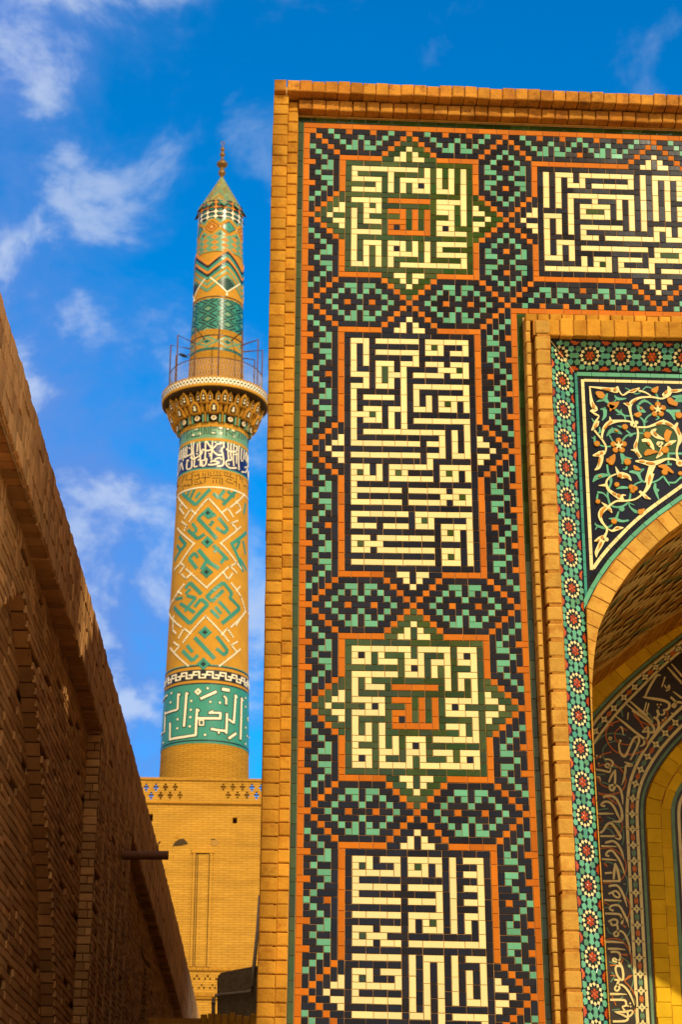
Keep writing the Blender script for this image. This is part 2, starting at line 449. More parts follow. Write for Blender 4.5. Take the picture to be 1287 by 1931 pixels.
mat('shade_joint', (.17, .08, .028), rough=.95, var=.1, noise=.3, nscale=8, spec=.05)
mat('plaster', (.26, .18, .09), rough=.95, var=.05, noise=.35, nscale=20, bump=.6, bscale=40, spec=.1)
mat('pipe', (.36, .26, .15), rough=.6, var=.05, noise=.12, nscale=8, spec=.4)
mat('rusty_iron', (.15, .055, .022), rough=.7, var=.1, noise=.3, nscale=9, bump=.4, bscale=60, spec=.4, col2=(.20, .075, .025))
mat('rail_iron', (.11, .045, .025), rough=.6, var=.1, noise=.2, nscale=6, spec=.4)
mat('mesh_wire', (.30, .28, .32), rough=.6, var=.05, noise=.1, nscale=6, spec=.4)
mat('black', (.006, .005, .006), rough=.6, var=.1, noise=.2, nscale=8, spec=.3)
mat('feather', (.008, .007, .009), rough=.5, var=.1, noise=.2, nscale=30, spec=.4)
mat('brass', (.20, .105, .018), rough=.42, var=.1, noise=.25, nscale=5, spec=.5, metallic=.5)
mat('m_ochre', (.47, .215, .016), rough=.8, var=.14, noise=.14, nscale=2.2, col2=(.52, .25, .02), spec=.2)
mat('m_orange', (.62, .22, .012), rough=.6, var=.12, noise=.1, nscale=2, spec=.3)
mat('m_teal', (.028, .21, .14), rough=.27, var=.12, noise=.12, nscale=3, col2=(.04, .25, .17), spec=.3)
mat('m_green', (.10, .27, .14), rough=.35, var=.12, noise=.12, nscale=3, col2=(.13, .30, .15), spec=.4)
mat('m_white', (.86, .76, .50), rough=.3, var=.05, noise=.05, nscale=4, spec=.4)
mat('m_black', (.010, .010, .012), rough=.3, var=.1, noise=.1, nscale=4, spec=.3)
mat('m_navy', (.010, .014, .085), rough=.25, var=.1, noise=.12, nscale=4, spec=.4)
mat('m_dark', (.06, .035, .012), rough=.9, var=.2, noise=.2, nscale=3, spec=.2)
mat('m_roof', (.20, .19, .055), rough=.6, var=.25, noise=.2, nscale=3, col2=(.26, .22, .06), spec=.3)
brickmat('m_brick', (.46, .215, .014), (.51, .25, .02), (.28, .125, .012), 1., .34, .085, .012, .5, axes='XZ', mix_noise=.12)
brickmat('far_brick', (.50, .25, .026), (.55, .285, .034), (.38, .18, .02), 1., .40, .085, .014, .6, axes='XZ', mix_noise=.16)
brickmat('side_brick', (.46, .25, .08), (.52, .29, .10), (.28, .15, .05), 1., .22, .075, .012, .6, axes='YZ', mix_noise=.2)
brickmat('plain_brick', (.58, .30, .06), (.64, .35, .08), (.40, .21, .05), 1., .22, .075, .012, .6, axes='XZ', mix_noise=.18)
mat('paving', (.56, .42, .23), rough=.9, var=.05, noise=.2, nscale=2, bump=.4, bscale=12, spec=.2)
# ------------------------------------------------------------------ ground
g = MB('paving'); g.box(-400, 400, -400, 400, -.5, 0, 'paving', .5)
go = g.build('ground'); go['kind'] = 'structure'

# ------------------------------------------------------------------ the tiled portal
# old brickwork is never quite plumb: the face bows by a centimetre or two
def bow(x, z):
    u, v = (x-1)/1.3, (z-7)/4; v = max(-1.1, min(1.1, v)); u = max(-1.2, min(2.2, u))
    return (-.00356+.00068*u-.01725*v+.00156*u*v+.02551*v*v+.02935*v*v*u+.02336*v**3, -.00188+.0089*u-.01046*v+.00391*u*v-.00178*v*v-.02913*v*v*u+.01485*v**3)
def bow_face(p):
    if p[1] > .5: return p
    dx, dz = bow(p[0], p[2]); k = 1 if p[2] > 1.5 else max(0, p[2]/1.5); return (p[0]+dx*k, p[1], p[2]+dz*k)
def bow_leg(p):
    if p[2] > 5.3 or p[1] > .5 or p[0] > 3.5: return p
    k = 1 if p[2] > 1.5 else max(0, p[2]/1.5); return (p[0]+(bow(2.2, p[2])[0]-bow(2.2, 5.3)[0])*k, p[1], p[2])
import re
PX = float(U(503, 1000, -.16)[0])
portal = thing('tiled_portal', 'tall brick gateway with ivory, black and green square-letter tile panels and a pointed arch', 'portal', (0, 0, 0))
XC = 4.70                      # axis of the gateway
TOPZ = float(U(700, 157, -.20)[2])
def runs(s):
    o = {}
    for a, b, c in re.findall(r'(\d+)(?:-(\d+))?([nwgot])', s):
        for k in range(int(a), int(b or a)+1): o[k] = c
    return o
grid = {}
def put(r, c, ch): grid[(r, c)] = ch
def block(r0, rows, half, kuf, first):
    for i in range(2*half+1):
        s = rows[i if i <= half else 2*half-i]
        for j, ch in enumerate(s):
            put(r0+i, 1+j, ch); put(r0+i, 33-j, ch)
    for c in range(7, 28):
        for r in range(first, first+len(kuf)): grid.setdefault((r, c), '?')
    for i, s in enumerate(kuf):
        for c, ch in runs(s).items(): put(first+i, c, ch)
block(1, STAR, 16, K_A, 8)
block(85, STAR, 16, K_C, 92)
KD = K_D + K_B[9:24]
block(117, TALL, 26, KD, 124)
block(33, TALL, 26, K_B, 40)
for c in range(0, 34): put(0, c, 'o')
for r in range(0, 170):
    put(r, 0, 'o')
    if r >= 34: put(r, 34, 'o')
for r in range(1, 170):        # anything left inside a panel is its ground colour
    for c in range(1, 34):
        if grid.get((r, c), '?') == '?':
            put(r, c, 'g' if (r <= 33 or 85 <= r <= 117) else 'n')
# the lying panel's border: the standing panel's border turned on its side
def tallcell(k, j):            # k rows from the panel end, j columns in from the edge
    k = k if k <= 26 else 52-k
    return TALL[k][j-1] if 0 <= k < 27 and j-1 < len(TALL[k]) else 'n'
NC = 92
for c in range(34, NC):
    k = c-33; kk = k if k <= 52 else k-52
    for j in range(1, 18):
        if j <= 7 or kk <= 6: pass
    for j in range(1, 8):
        put(j, c, tallcell(kk if kk <= 52 else 0, j)); put(34-j, c, tallcell(kk if kk <= 52 else 0, j))
    if 17 <= kk <= 35:
        for j in range(1, 8): pass
    put(0, c, 'o'); put(34, c, 'o')
for r in range(1, 34):
    for k in range(1, 7):
        s = STAR[(r if r <= 17 else 34-r)-1]; put(r, 33+k, s[k].replace('g', 'n'))
for c in range(39, 80):
    for r in (7, 27): put(r, c, tallcell(c-33, 7) if 0 else 'n')
for r in range(8, 27): put(r, 39, 'n')
xb = 33*CELL; pb = float(U(1219, 300)[0]-xb)/26.0
pk = 19*pb/18.0
COLN = {'n': 'navy', 't': 'turquoise', 'o': 'orange', 'g': 'green', 'w': 'ivory'}
fac = lambda u, v, h: (u, -h, v)
def colx(c): return CELL*c if c <= 33 else xb+CELL+(c-34)*((26*pb-CELL)/25.)
def rowz(r): return Z0-CELL*r
def split(cells):
    """cells {(r,c):ch} -> list of (ch, r0, c0, r1, c1): tiles one to three cells long"""
    done = set(); outl = []
    for (r, c) in sorted(cells):
        if (r, c) in done: continue
        ch = cells[(r, c)]
        def ok(a, b): return cells.get((a, b)) == ch and (a, b) not in done
        w = 1
        while ok(r, c+w) and w < 12: w += 1
        h = 1
        while ok(r+h, c) and not ok(r+h, c+1) and h < 12: h += 1
        if w > 1 or h == 1:
            n = min(w, 3 if rnd() < .7 else 2)
            if w == 4: n = 2
            for k in range(n): done.add((r, c+k))
            outl.append((ch, r, c, r, c+n-1))
        else:
            n = min(h, 3 if rnd() < .7 else 2)
            if h == 4: n = 2
            for k in range(n): done.add((r+k, c))
            outl.append((ch, r, c, r+n-1, c))
    return outl
def lay(mb, cells, cx=colx, gap=.0022):
    for ch, r0, c0, r1, c1 in split(cells):
        e = lambda: gap*(.6+.8*rnd())
        mb.rect(fac, cx(c0)+e(), cx(c1+1)-e(), rowz(r1+1)+e(), rowz(r0)-e(), COLN[ch], h=.006, bev=.0022, jit=.0016)
MB.warp = bow_face
panels = [(7, 27, 'kufic_panel', 'square panel of ivory lettering on green with an orange centre, upper of the two'),
          (39, 79, 'kufic_panel', 'tall panel of ivory square lettering on black, the whole one in the middle'),
          (91, 111, 'kufic_panel', 'square panel of ivory lettering on green with an orange centre, lower of the two'),
          (123, 163, 'kufic_panel', 'tall panel of ivory square lettering on black cut by the bottom edge')]
inpanel = set()
for a, b, nm, lab in panels:
    cells = {(r, c): grid[(r, c)] for r in range(a, b+1) for c in range(7, 28)}
    inpanel |= set(cells); mb = MB('ivory', 'navy', 'green', 'orange'); lay(mb, cells)
    o = mb.build(nm, portal); o['label'] = lab
kt = {}
for i, s in enumerate(K_T):
    R = runs(s)
    for k in range(0, 37): kt[(8+i, k)] = R[k if k <= 24 else max(0, 36-k)]
mb = MB('ivory', 'navy', 'green'); x40 = colx(40)
lay(mb, kt, cx=lambda k: x40+pk*k)
fr_cells = {(r, c): 'n' for c in range(39, 78) for r in (7, 27)}; fr_cells.update({(r, 39): 'n' for r in range(8, 27)})
fr_cells.update({(7, 59): 'n'})
lay(mb, fr_cells); inpanel |= set(fr_cells); inpanel |= {(r, c) for r in range(7, 28) for c in range(39, 78)}
o = mb.build('kufic_panel', portal); o['label'] = 'wide panel of ivory square lettering on black along the top'
rest = {k: v for k, v in grid.items() if k not in inpanel and k[1] < NC}
mb = MB('navy', 'turquoise', 'orange', 'ivory', 'green'); lay(mb, rest)
# green outer line of tiles
def gline(u0, u1, v0, v1, vert):
    p = v0 if vert else u0; e = v1 if vert else u1
    while p < e-.02:
        q = min(e, p+CELL*random.choice((2, 3, 3, 3.5)))
        if vert: mb.rect(fac, u0+.003, u1-.003, p+.0015, q-.0015, 'green', h=.006, bev=.002, jit=.002)
        else: mb.rect(fac, p+.0015, q-.0015, v0+.003, v1-.003, 'green', h=.006, bev=.002, jit=.002)
        p = q
xe = colx(NC); zbot = rowz(170)
gline(-CELL, 0, zbot, Z0, True); gline(-CELL, xe, Z0, Z0+CELL, False)
gline(colx(35), colx(35)+CELL, zbot, rowz(35), True); gline(colx(35), xe, rowz(35)-.03, rowz(35), False)
mb.build('tile_border', portal)
gm = MB('grout')
# bedding behind the tiles: two strips that leave the arch bay free
XI = colx(35)+CELL            # inner edge of the tile field, standing side
ZI = rowz(35)-.03             # lower edge of the lying strip
gm.box(-CELL-.02, XI+.02, .0005, .3, zbot, Z0+CELL+.02, 'grout', .5)
gm.box(XI+.02, xe, .0005, .3, ZI-.01, Z0+CELL+.02, 'grout', .5)
gm.build('tile_bedding', portal)

# ---- outer brick border: two steps
bm_ = MB('brick', 'brick_top', 'mortar', 'brick_pale')
def bricks(mbx, u0, u1, v0, v1, y0, y1, along, pitch, matn, gap=.006, wob=.006):
    """a run of single bricks between two depths (y0 front, y1 back)"""
    p = v0 if along == 'v' else u0; e = v1 if along == 'v' else u1
    n = max(1, round((e-p)/pitch)); st = (e-p)/n
    fr = lambda u, v, h: (u, y1-h, v)
    for i in range(n):
        a = p+i*st+gap*(.3+.7*rnd()); b = p+(i+1)*st-gap*(.3+.7*rnd()); hh = (y1-y0)+(rnd()-.5)*wob
        w = lambda: (rnd()-.5)*wob
        if along == 'v': mbx.rect(fr, u0+w(), u1+w(), a, b, matn, h=hh, bev=.007, base=0, jit=.006)
        else: mbx.rect(fr, a, b, v0+w(), v1+w(), matn, h=hh, bev=.007, base=0, jit=.006)
x_o0 = PX; x_o1 = float(U(533, 1000, -.14)[0]); x_i1 = -CELL-.004
z_top1 = TOPZ; z_top0 = float(U(800, 181, -.20)[2])
z_in1 = z_top0-.004; z_in0 = float(U(800, 213.5, -.10)[2])
bricks(bm_, x_o0, x_o1, 2.2, z_top0+.0, -.15, .05, 'v', .0985, 'brick')
bricks(bm_, x_o1+.001, x_i1, 2.2, z_in1-.012, -.075, .05, 'v', .0985, 'brick')
bricks(bm_, x_o0, xe+.3, z_top0+.004, z_top1, -.20, .05, 'u', .105, 'brick_top', wob=.012)
bricks(bm_, x_i1+.003, xe+.3, z_in0, z_in1-.008, -.10, .05, 'u', .112, 'brick_top', wob=.008)
bm_.box(x_i1+.004, xe+.3, -.012, .05, Z0+CELL+.004, z_in0-.006, 'brick_pale', .5)
bm_.box(x_o0+.012, x_i1+.002, -.06, .06, 2.2, z_in1-.02, 'mortar', .5)
bm_.box(x_o0+.014, x_o1-.012, -.138, -.062, 2.2, z_top0, 'mortar', .5)
bm_.box(x_o1, xe+.3, -.183, .06, z_top0+.012, z_top1-.014, 'mortar', .5)
bm_.box(x_i1+.006, xe+.3, -.07, .07, z_in0+.01, z_in1-.012, 'mortar', .5)
bm_.build('brick_border', portal)

# ---- moulding between tile field and arch bay (two steps forward, then a splayed mosaic band)
Y2 = -.16; YM = -.10
xm0 = XI+.004; xm1 = float(U(1012, 900, -.12)[0]); xg1 = float(U(1022.5, 900, Y2)[0]); xm2 = float(U(1050, 900, Y2)[0])
zt0 = float(U(1150, 594, -.12)[2]); zt1 = float(U(1150, 607, -.12)[2]); zt2 = float(U(1150, 635, Y2)[2])
zt0 = min(zt0, ZI-.002)
bm_ = MB('brick_pale', 'mortar')
bricks(bm_, xm0, xm1, 2.2, zt1-.002, -.12, .05, 'v', .098, 'brick_pale')
bricks(bm_, xg1, xm2, 2.2, zt1-.012, Y2, .05, 'v', .135, 'brick_pale', gap=.016, wob=.01)
bricks(bm_, xm0, XC*2-xm0, zt1+.002, zt0, -.12, .05, 'u', .098, 'brick', wob=.01)
bricks(bm_, xm1+.12, XC*2-xm1, zt2, zt1-.004, Y2, .05, 'u', .11, 'brick', wob=.01)
bm_.box(xm0+.01, xm1-.006, -.105, .06, 2.2, zt0-.01, 'mortar', .5); bm_.box(xm1-.004, xg1+.01, -.03, .06, 2.2, zt1-.02, 'mortar', .5)
bm_.box(xg1+.008, xm2-.008, Y2+.007, .06, 2.2, zt1-.02, 'mortar', .5)
bm_.box(xm1+.02, XC*2-xm1, Y2+.012, .06, zt2+.01, zt1-.01, 'mortar', .5)
bm_.build('brick_moulding', portal)

# ---- star mosaic on the splay
TH = math.radians(35); BW = .268; DX = BW*math.cos(TH); DY = BW*math.sin(TH)
xs0, zs1 = xm2-.002, zt2+.002            # outer corner of the splay
YS = YM+DY                               # plane of the spandrel
xs1, zs0 = xs0+DX, zs1-DX                # inner corner
def fr_left(u, v, h):                    # u across from the outer edge, v = height
    return (xs0+u*math.cos(TH)+h*math.sin(TH), YM+u*math.sin(TH)-h*math.cos(TH), v)
def fr_top(u, v, h):                     # u across from the upper edge, v = -x
    return (-v, YM+u*math.sin(TH)-h*math.cos(TH), zs1-u*math.cos(TH)-h*math.sin(TH))
def star_band(mb, fr, v0, v1, clip):
    S_ = BW/535.*8.58*1.0                # one photo crop unit
    k = BW/535.; per = 503*k
    mb.sheet(fr, [0, BW], list(np.linspace(v0, v1, 4)), 'navy', 0)
    def P(c, ang0, n, r, rot=0): return [(c[0]+r*math.cos(rot+ang0+6.28318*i/n), c[1]+r*math.sin(rot+ang0+6.28318*i/n)) for i in range(n)]
    def add(pts, mt, h=.004, bev=.0012):
        c = (sum(p[0] for p in pts)/len(pts), sum(p[1] for p in pts)/len(pts))
        if not clip(c[0], c[1]) or c[1] < min(v0, v1) or c[1] > max(v0, v1): return
        a = sum(pts[i][0]*pts[(i+1) % len(pts)][1]-pts[(i+1) % len(pts)][0]*pts[i][1] for i in range(len(pts)))
        if a < 0: pts = pts[::-1]
        mb.tile(fr, pts, mt, h=h, bev=bev, base=-.001, jit=.003)
    n = int(abs(v1-v0)/per)+2
    cu = BW/2
    G = lambda: 'jade' if rnd() < .45 else 'turquoise'
    for i in range(n):
        cv = v1-per*(i+.35) if v1 > v0 else v0+per*(i+.35)
        loc = lambda a, b: (cu+b*k, cv+a*k)          # a along, b across
        add([loc(28*math.cos(t), 28*math.sin(t)) for t in np.arange(8)*.7854], 'rust')
        for q in range(6):
            t = q*math.pi/3; d = lambda r, o: loc(r*math.cos(t+o), r*math.sin(t+o))
            add([d(34, -.42), d(60, -.42), d(84, 0), d(60, .42), d(34, .42)], 'rust')
            t += math.pi/6; add([d(72, -.2), d(112, -.21), d(92, 0), d(112, .21), d(72, .2)][:2]+[d(112, .21), d(72, .2)], 'green')
        for q in range(12):
            t = q*math.pi/6; c = (135*math.cos(t), 135*math.sin(t)); w = 24
            add([loc(c[0]+w*1.35*math.cos(t+s*1.5708)*(1 if s % 2 == 0 else .95), c[1]+w*1.35*math.sin(t+s*1.5708)) for s in range(4)], 'ivory')
        for (a, b) in ((0, 205), (-113, 190), (113, 190), (-195, 108), (195, 108), (0, -205), (-113, -190), (113, -190), (-195, -108), (195, -108)):
            t = math.atan2(b, a); add([loc(a+55*math.cos(t+math.pi+6.28318*s/5), b+55*math.sin(t+math.pi+6.28318*s/5)) for s in range(5)], G())
        add([loc(251+x, y) for x, y in ((-88, 0), (-54, -50), (0, -33), (54, -50), (88, 0), (54, 50), (0, 33), (-54, 50))], G())
        for sg in (-1, 1):
            add([loc(251+x, sg*y) for x, y in ((-85, 240), (-60, 200), (-45, 205), (-28, 172), (0, 180), (28, 172), (45, 205), (60, 200), (85, 240))], 'rust')
    for u in (.006, BW-.022): 
        a, b = min(v0, v1), max(v0, v1); p = a
        while p < b:
            q = min(p+.11, b)
            if clip(u+.008, (p+q)/2): mb.rect(fr, u, u+.016, p+.001, q-.001, 'navy', h=.004, bev=.001, base=-.001)
            p = q
mb = MB('navy', 'turquoise', 'jade', 'rust', 'ivory', 'green')
star_band(mb, fr_left, 2.2, zs1, lambda u, v: v < zs1-u*math.cos(TH)-.004)
mb.build('star_mosaic', portal)
mb = MB('navy', 'turquoise', 'jade', 'rust', 'ivory', 'green')
star_band(mb, fr_top, -(2*XC-xs0), -xs0, lambda u, v: -v > xs0+u*math.cos(TH)+.004)
mb.tube([(xs0+.002, YM-.002, zs1-.002), (xs1, YS-.002, zs0)], .0035, 'ivory', 6)
mb.build('star_mosaic', portal)

MB.warp = bow_leg
# ---- the arch: its inner edge as measured, carried on to the apex on the gateway's axis
A_px = [(1116.5, 1330), (1118.5, 1262), (1126, 1201), (1132, 1177), (1141, 1159), (1151, 1139), (1162, 1116), (1175, 1099), (1188, 1079), (1202, 1064), (1218, 1047), (1234, 1030), (1248, 1018), (1264, 1004), (1285, 989)]
YR = YS-.02
A = [U(px, py, YR) for px, py in A_px]; A = [(float(p[0]), float(p[2])) for p in A]
xj = A[0][0]
sl = (A[-1][1]-A[-3][1])/(A[-1][0]-A[-3][0])
A += [(3.20, 7.16), (3.385, 7.31), (3.59, 7.475), (3.904, 7.68), (4.3, 7.9), (XC, 8.09)]
A = [(xj, 0.2), (xj, 2.)] + [(xj, 3.), (xj, 4.2)] + A
def resample(P, step):
    P = [np.array(p) for p in P]; o = [P[0]]; acc = 0
    for a, b in zip(P[:-1], P[1:]):
        l = np.linalg.norm(b-a); 
        if l < 1e-9: continue
        t = step-acc
        while t <= l: o.append(a+(b-a)*t/l); t += step
        acc = (acc+l) % step
    o.append(P[-1]); return o
def smooth_curve(P, n=4):
    P = [np.array(p) for p in P]
    for _ in range(n):
        Q = [P[0]]
        for a, b in zip(P[:-1], P[1:]): Q += [a*.75+b*.25, a*.25+b*.75]
        Q.append(P[-1]); P = Q
    return P
A_s = resample(smooth_curve(A, 3), .04)
def offset(P, d):
    """curve moved outwards (away from the opening) by d"""
    o = []
    for i in range(len(P)):
        t = P[min(i+1, len(P)-1)]-P[max(i-1, 0)]; t = t/np.linalg.norm(t); o.append(P[i]+np.array([-t[1], t[0]])*d)
    return o
def mirror(P): return [np.array([2*XC-p[0], p[1]]) for p in P]
RW = .155
# spandrel ground
def strip(mb, P, Q, y, matn, tv=.5):
    for a, b, c, d in zip(P[:-1], P[1:], Q[1:], Q[:-1]): mb.poly([(a[0], y, a[1]), (b[0], y, b[1]), (c[0], y, c[1]), (d[0], y, d[1])], matn, tv)
mb = MB('navy', 'turquoise', 'ivory', 'teal')
E1 = offset(A_s, RW*.8)
for side in (0, 1):
    P = E1 if not side else mirror(E1); P2 = [p for p in P if True]
    Q = [np.array([p[0], zs0]) for p in P]
    strip(mb, P2, Q, YS, 'navy')
    mb.poly([(xs1 if not side else 2*XC-xs1, YS+.001, .2), (P[0][0], YS+.001, .2), (P[0][0], YS+.001, zs0), (xs1 if not side else 2*XC-xs1, YS+.001, zs0)], 'navy')
fs = lambda u, v, h: (u, YS-h, v)
def line(mb, P, w, matn, h=.004, seg=.12, gap=.0015, clipf=None):
    """a line of short tiles along a curve"""
    P = resample(P, seg)
    for a, b in zip(P[:-1], P[1:]):
        mm = (a+b)/2
        if clipf and not clipf(mm): continue
        d = (b-a)/np.linalg.norm(b-a); nn_ = np.array([-d[1], d[0]])*w/2; a2, b2 = a+d*gap, b-d*gap
        q = [tuple(a2-nn_), tuple(b2-nn_), tuple(b2+nn_), tuple(a2+nn_)]
        mb.tile(fs, q, matn, h=h, bev=.001, base=-.002)
vis = lambda p: p[0] > xs1-.05
fine = [p for p in A_s]
line(mb, offset(fine, RW+.02), .034, 'turquoise', .012, .14, clipf=vis)
line(mb, offset(fine, RW+.055), .030, 'navy', .004, .07, clipf=vis)
xw_, zw_ = None, None
wl = offset(fine, RW+.092)
line(mb, wl, .028, 'ivory', .007, .11, clipf=lambda p: p[0] > xs1+.065)
zcut = min(p[1] for p in wl if p[0] > xs1+.06)
def vline(u, w, matn, h, z0_, seg): line(mb, [np.array([u, z0_]), np.array([u, zs0-(u-xs1)])], w, matn, h, seg)
def hline(d, w, matn, h, seg): line(mb, [np.array([xs1+d, zs0-d]), np.array([2*XC-xs1-d, zs0-d])], w, matn, h, seg)
vline(xs1+.012, .022, 'teal', .010, 6.32, .12); hline(.02, .034, 'turquoise', .010, .12)
vline(xs1+.035, .022, 'navy', .003, 6.42, .11); hline(.05, .022, 'navy', .003, .11)
vline(xs1+.065, .026, 'ivory', .006, zcut, .13); hline(.074, .024, 'ivory', .006, .13)
spandrel = mb.build('spandrel', portal)

# ---- arabesque on the spandrel
def crop(x0, y0, s, y):
    def f(p):
        q = U(x0+p[0]/s, y0+p[1]/s, y); return (float(q[0]), float(q[2]))
    P0 = U(x0+600/s, y0+500/s, y); f.k = depth_of(P0)/F_PX/s
    return f
def strokes(mb, fr, f, data, matn, h, smooth=True, wmul=1., dh=.0008, taper=False):
    for li, ln in enumerate(data.strip().split('\n')):
        if not ln.strip(): continue
        a, w = ln.split('|'); pts = [tuple(float(v) for v in q.split(',')) for q in a.split()]
        ws = [float(v) for v in w.split()]; ws = ws*len(pts) if len(ws) == 1 else ws
        if taper and len(pts) == 2:
            (xa, ya_), (xb_, yb_) = pts; L_ = lambda t: (xa+(xb_-xa)*t, ya_+(yb_-ya_)*t)
            pts = [L_(0), L_(.3), L_(.7), L_(1)]; ws = [ws[0]*.2, ws[0], ws[1], ws[1]*.2]
        mb.ribbon(fr, [f(p) for p in pts], [v*f.k*wmul for v in ws], matn, h=h+(li % 3)*dh, smooth=smooth)
def dots(mb, fr, f, data, matn, h):
    for q in data.split():
        x, y, r = (float(v) for v in q.split(',')); mb.disc(fr, f((x, y)), r*f.k, matn, h=h, n=12)
fA = crop(1040, 690, 5.2105, YS); fB = crop(1087, 890, 6.435, YS)
TQ_A = """
555,270 530,320 450,352|10 44 8
530,325 572,372|50 20
625,290 660,325 742,322|6 34 8
640,330 610,372|14
485,425 540,425|10 40
530,430 530,490 503,537|40 34 6
620,415 680,460 730,490 810,490|16 30 16 16
690,470 725,500 735,560|14 14 12
690,425 690,470|4 26
640,478 682,476|4 16
870,500 910,540 920,600 915,650|14 22 16 14
915,555 950,500 1000,470|16
955,540 920,560|4 18
845,382 880,430 932,456|6 60 10
860,382 910,345 960,360 1000,395|20 30 18 14
918,325 925,350|4 20
1050,372 1050,310 1030,270|18
900,240 940,208 1000,225|10 16 10
728,215 780,240 830,275 890,260|6 12 12 6
1130,435 1190,460 1220,530|16 50 16
1190,450 1272,440|40 20
1190,300 1287,312|10 66
1210,350 1287,325|20 74
1035,490 1062,512 1030,532|14 18 6
548,690 590,640 640,638 702,672|8 44 54 6
600,600 605,640|4 30
575,680 600,730 620,750|14
700,740 740,690 800,670 860,660 912,665|14 18 20 14 14
735,630 780,665|14
770,700 800,680|4 20
650,590 702,602|6 30
478,600 482,650 462,660|10 20 6
400,515 425,552|6 18
430,690 430,752|18 20
398,700 430,722|4 16
480,780 540,795 590,790|14
685,850 710,900 720,955|14 50 40
720,905 798,910|40 6
690,960 720,950|6 40
745,985 740,1015 706,1015|22 16 6
552,970 565,1060 592,1150|18

778,1050 850,1042 918,1012|6 56 10
860,1050 880,1120 925,1142|40 20 16
1155,850 1155,962|18
1160,860 1287,862|16 26
1125,968 1188,968|6 22

"""
TQ_B = """
385,0 422,60 430,120 402,200 385,280 400,350 420,400 480,428 560,420 620,385 650,340 665,250 660,200|24
205,125 250,70 320,45 402,40|6 62 58 20
260,250 330,260 382,312|30 18 14
265,270 255,332|20 24
650,0 740,10 790,90 830,125 920,130 1000,100 1060,50|20 54 24 18 20 20 20
700,170 740,140 800,120|18
490,205 560,190 650,195|8 38 20
965,140 960,200 985,280 1012,347|20 42 30 6
1060,50 1100,110 1142,172|20 24 6
1120,130 1200,130 1250,90 1287,60|20 24 20 34
640,380 660,430 720,480 762,490|16 18 42 30
640,375 712,407|16 6
520,480 500,540 480,580|18 30 40
398,568 480,575 560,600 642,588|8 42 32 20
450,630 410,665 340,680 250,650 232,618|16 20 38 24 6
260,665 233,702|20 6"""
WH_A = """
372,208 480,220 580,235 640,240 655,203|10 24 40 66 6
380,205 390,300 405,380 435,430 383,448|10 22 42 52 8
390,450 440,480 470,500 440,545|10 22 12 18
455,540 440,580 398,637|42 52 10
425,635 470,690 510,740 540,800 530,850 490,860|18
408,885 480,870 528,850|8 64 34
500,860 490,930 465,1000 428,1026|32 46 38 6
500,720 505,660 530,600 580,560 660,545 740,545 812,560|16 22 34 46 26 18 18
575,502 590,552|6 38
810,560 790,500 778,440 775,395 800,355 860,320 930,310 1000,310 1090,325 1140,295 1152,255|18 18 24 38 38 24 18 18 18 24 40
712,370 775,395|8 42
650,213 700,290 760,260 810,250 872,220|14 14 20 42 8
860,245 930,265 992,305|20 16 10
1098,275 1130,290 1165,250 1148,203|30 64 54 8
1165,250 1230,250 1287,240|30 38 22
850,605 940,605 1020,580 1100,555 1160,575 1210,610 1242,640|18 18 26 48 40 34 28
1105,528 1112,562|6 42
1245,562 1225,610 1260,680 1265,740 1245,790 1235,860 1247,920|14 44 48 40 22 18 30
845,600 855,660 850,720 830,790 845,850 882,905|16 18 22 38 40 34
783,830 832,832|6 32
828,940 900,945 980,965 1050,950 1130,920 1200,920 1242,935|10 44 54 44 22 20 26
1000,975 975,1040 955,1100 938,1150|64 54 48 34

633,993 662,1062|6 38
1035,622 1000,655 1050,700 1122,727|10 54 44 8
893,740 950,735 990,790 1012,832|24 48 40 8
1090,800 1080,860 1033,912|14 48 8
1110,800 1170,760 1232,738|10 48 6"""
WH_B = """
490,30 420,60 375,110 370,160 395,220 450,265 520,310 572,345|18 18 22 28 38 44 56 44
273,170 372,165|6 44
560,345 560,290 607,290|44 26 6
500,40 560,45 630,60 672,112|50 86 56 8
915,20 890,120 870,190 830,250 780,295 720,335 640,352 560,355 490,360 430,395 388,432|76 64 48 32 22 20 22 26 22 22 32
768,240 820,280 850,310 908,337|30 44 44 6
380,430 320,470 290,530 310,600 345,650 375,690 370,740 338,802|44 64 48 34 24 26 24 42
308,373 372,422|6 42
380,430 410,460 437,502|42 44 6
388,695 440,720 500,690 578,680|8 24 54 6
222,845 280,820 332,790|6 54 42
325,830 290,900 250,980 247,1042|64 60 46 6"""
OR_A = """
500,228 590,240|10 30
405,360 425,427|8 30
455,562 430,612|14 24
440,885 482,878|20
480,905 465,992|24 14
525,622 575,565 600,550|18
735,368 775,387|18
790,372 842,335|18
775,257 842,235|14
1140,250 1118,278|28
1180,250 1247,245|18
1030,580 1095,560|20
1122,562 1197,597|20
1238,600 1266,682|22
840,747 828,812|18
835,852 872,897|18
865,942 922,947|18
930,957 1022,967|22


440,264 482,288 520,312|18 76 44
558,380 610,395 668,360|40 84 6
600,390 580,452|64 6
815,480 850,487 882,470|10 54 34
983,245 1020,245 1052,208|10 64 8
1160,320 1180,357 1242,387|40 64 34
540,930 590,932 626,873|20 84 8
812,983 835,1010 882,1027|8 48 8
1053,990 1120,1000 1202,1057|14 54 14
1162,640 1140,690 1140,752|60 64 30
920,882 960,852 1047,850|20 64 10
880,408 890,432|18
625,635 660,652|16

1010,655 1040,690|20
945,750 975,790|20
1080,830 1060,880|18
1130,795 1180,765|18"""
OR_B = """
440,257 492,287|26
570,52 642,77|30
900,40 880,162|34 20
835,297 872,327|18
360,432 310,492 305,562|20 40 10
390,452 427,482|20
475,692 532,685|18
245,852 292,825|18
310,852 265,962|32 10
753,490 790,487 832,453|50 68 8
270,66 312,50|20"""
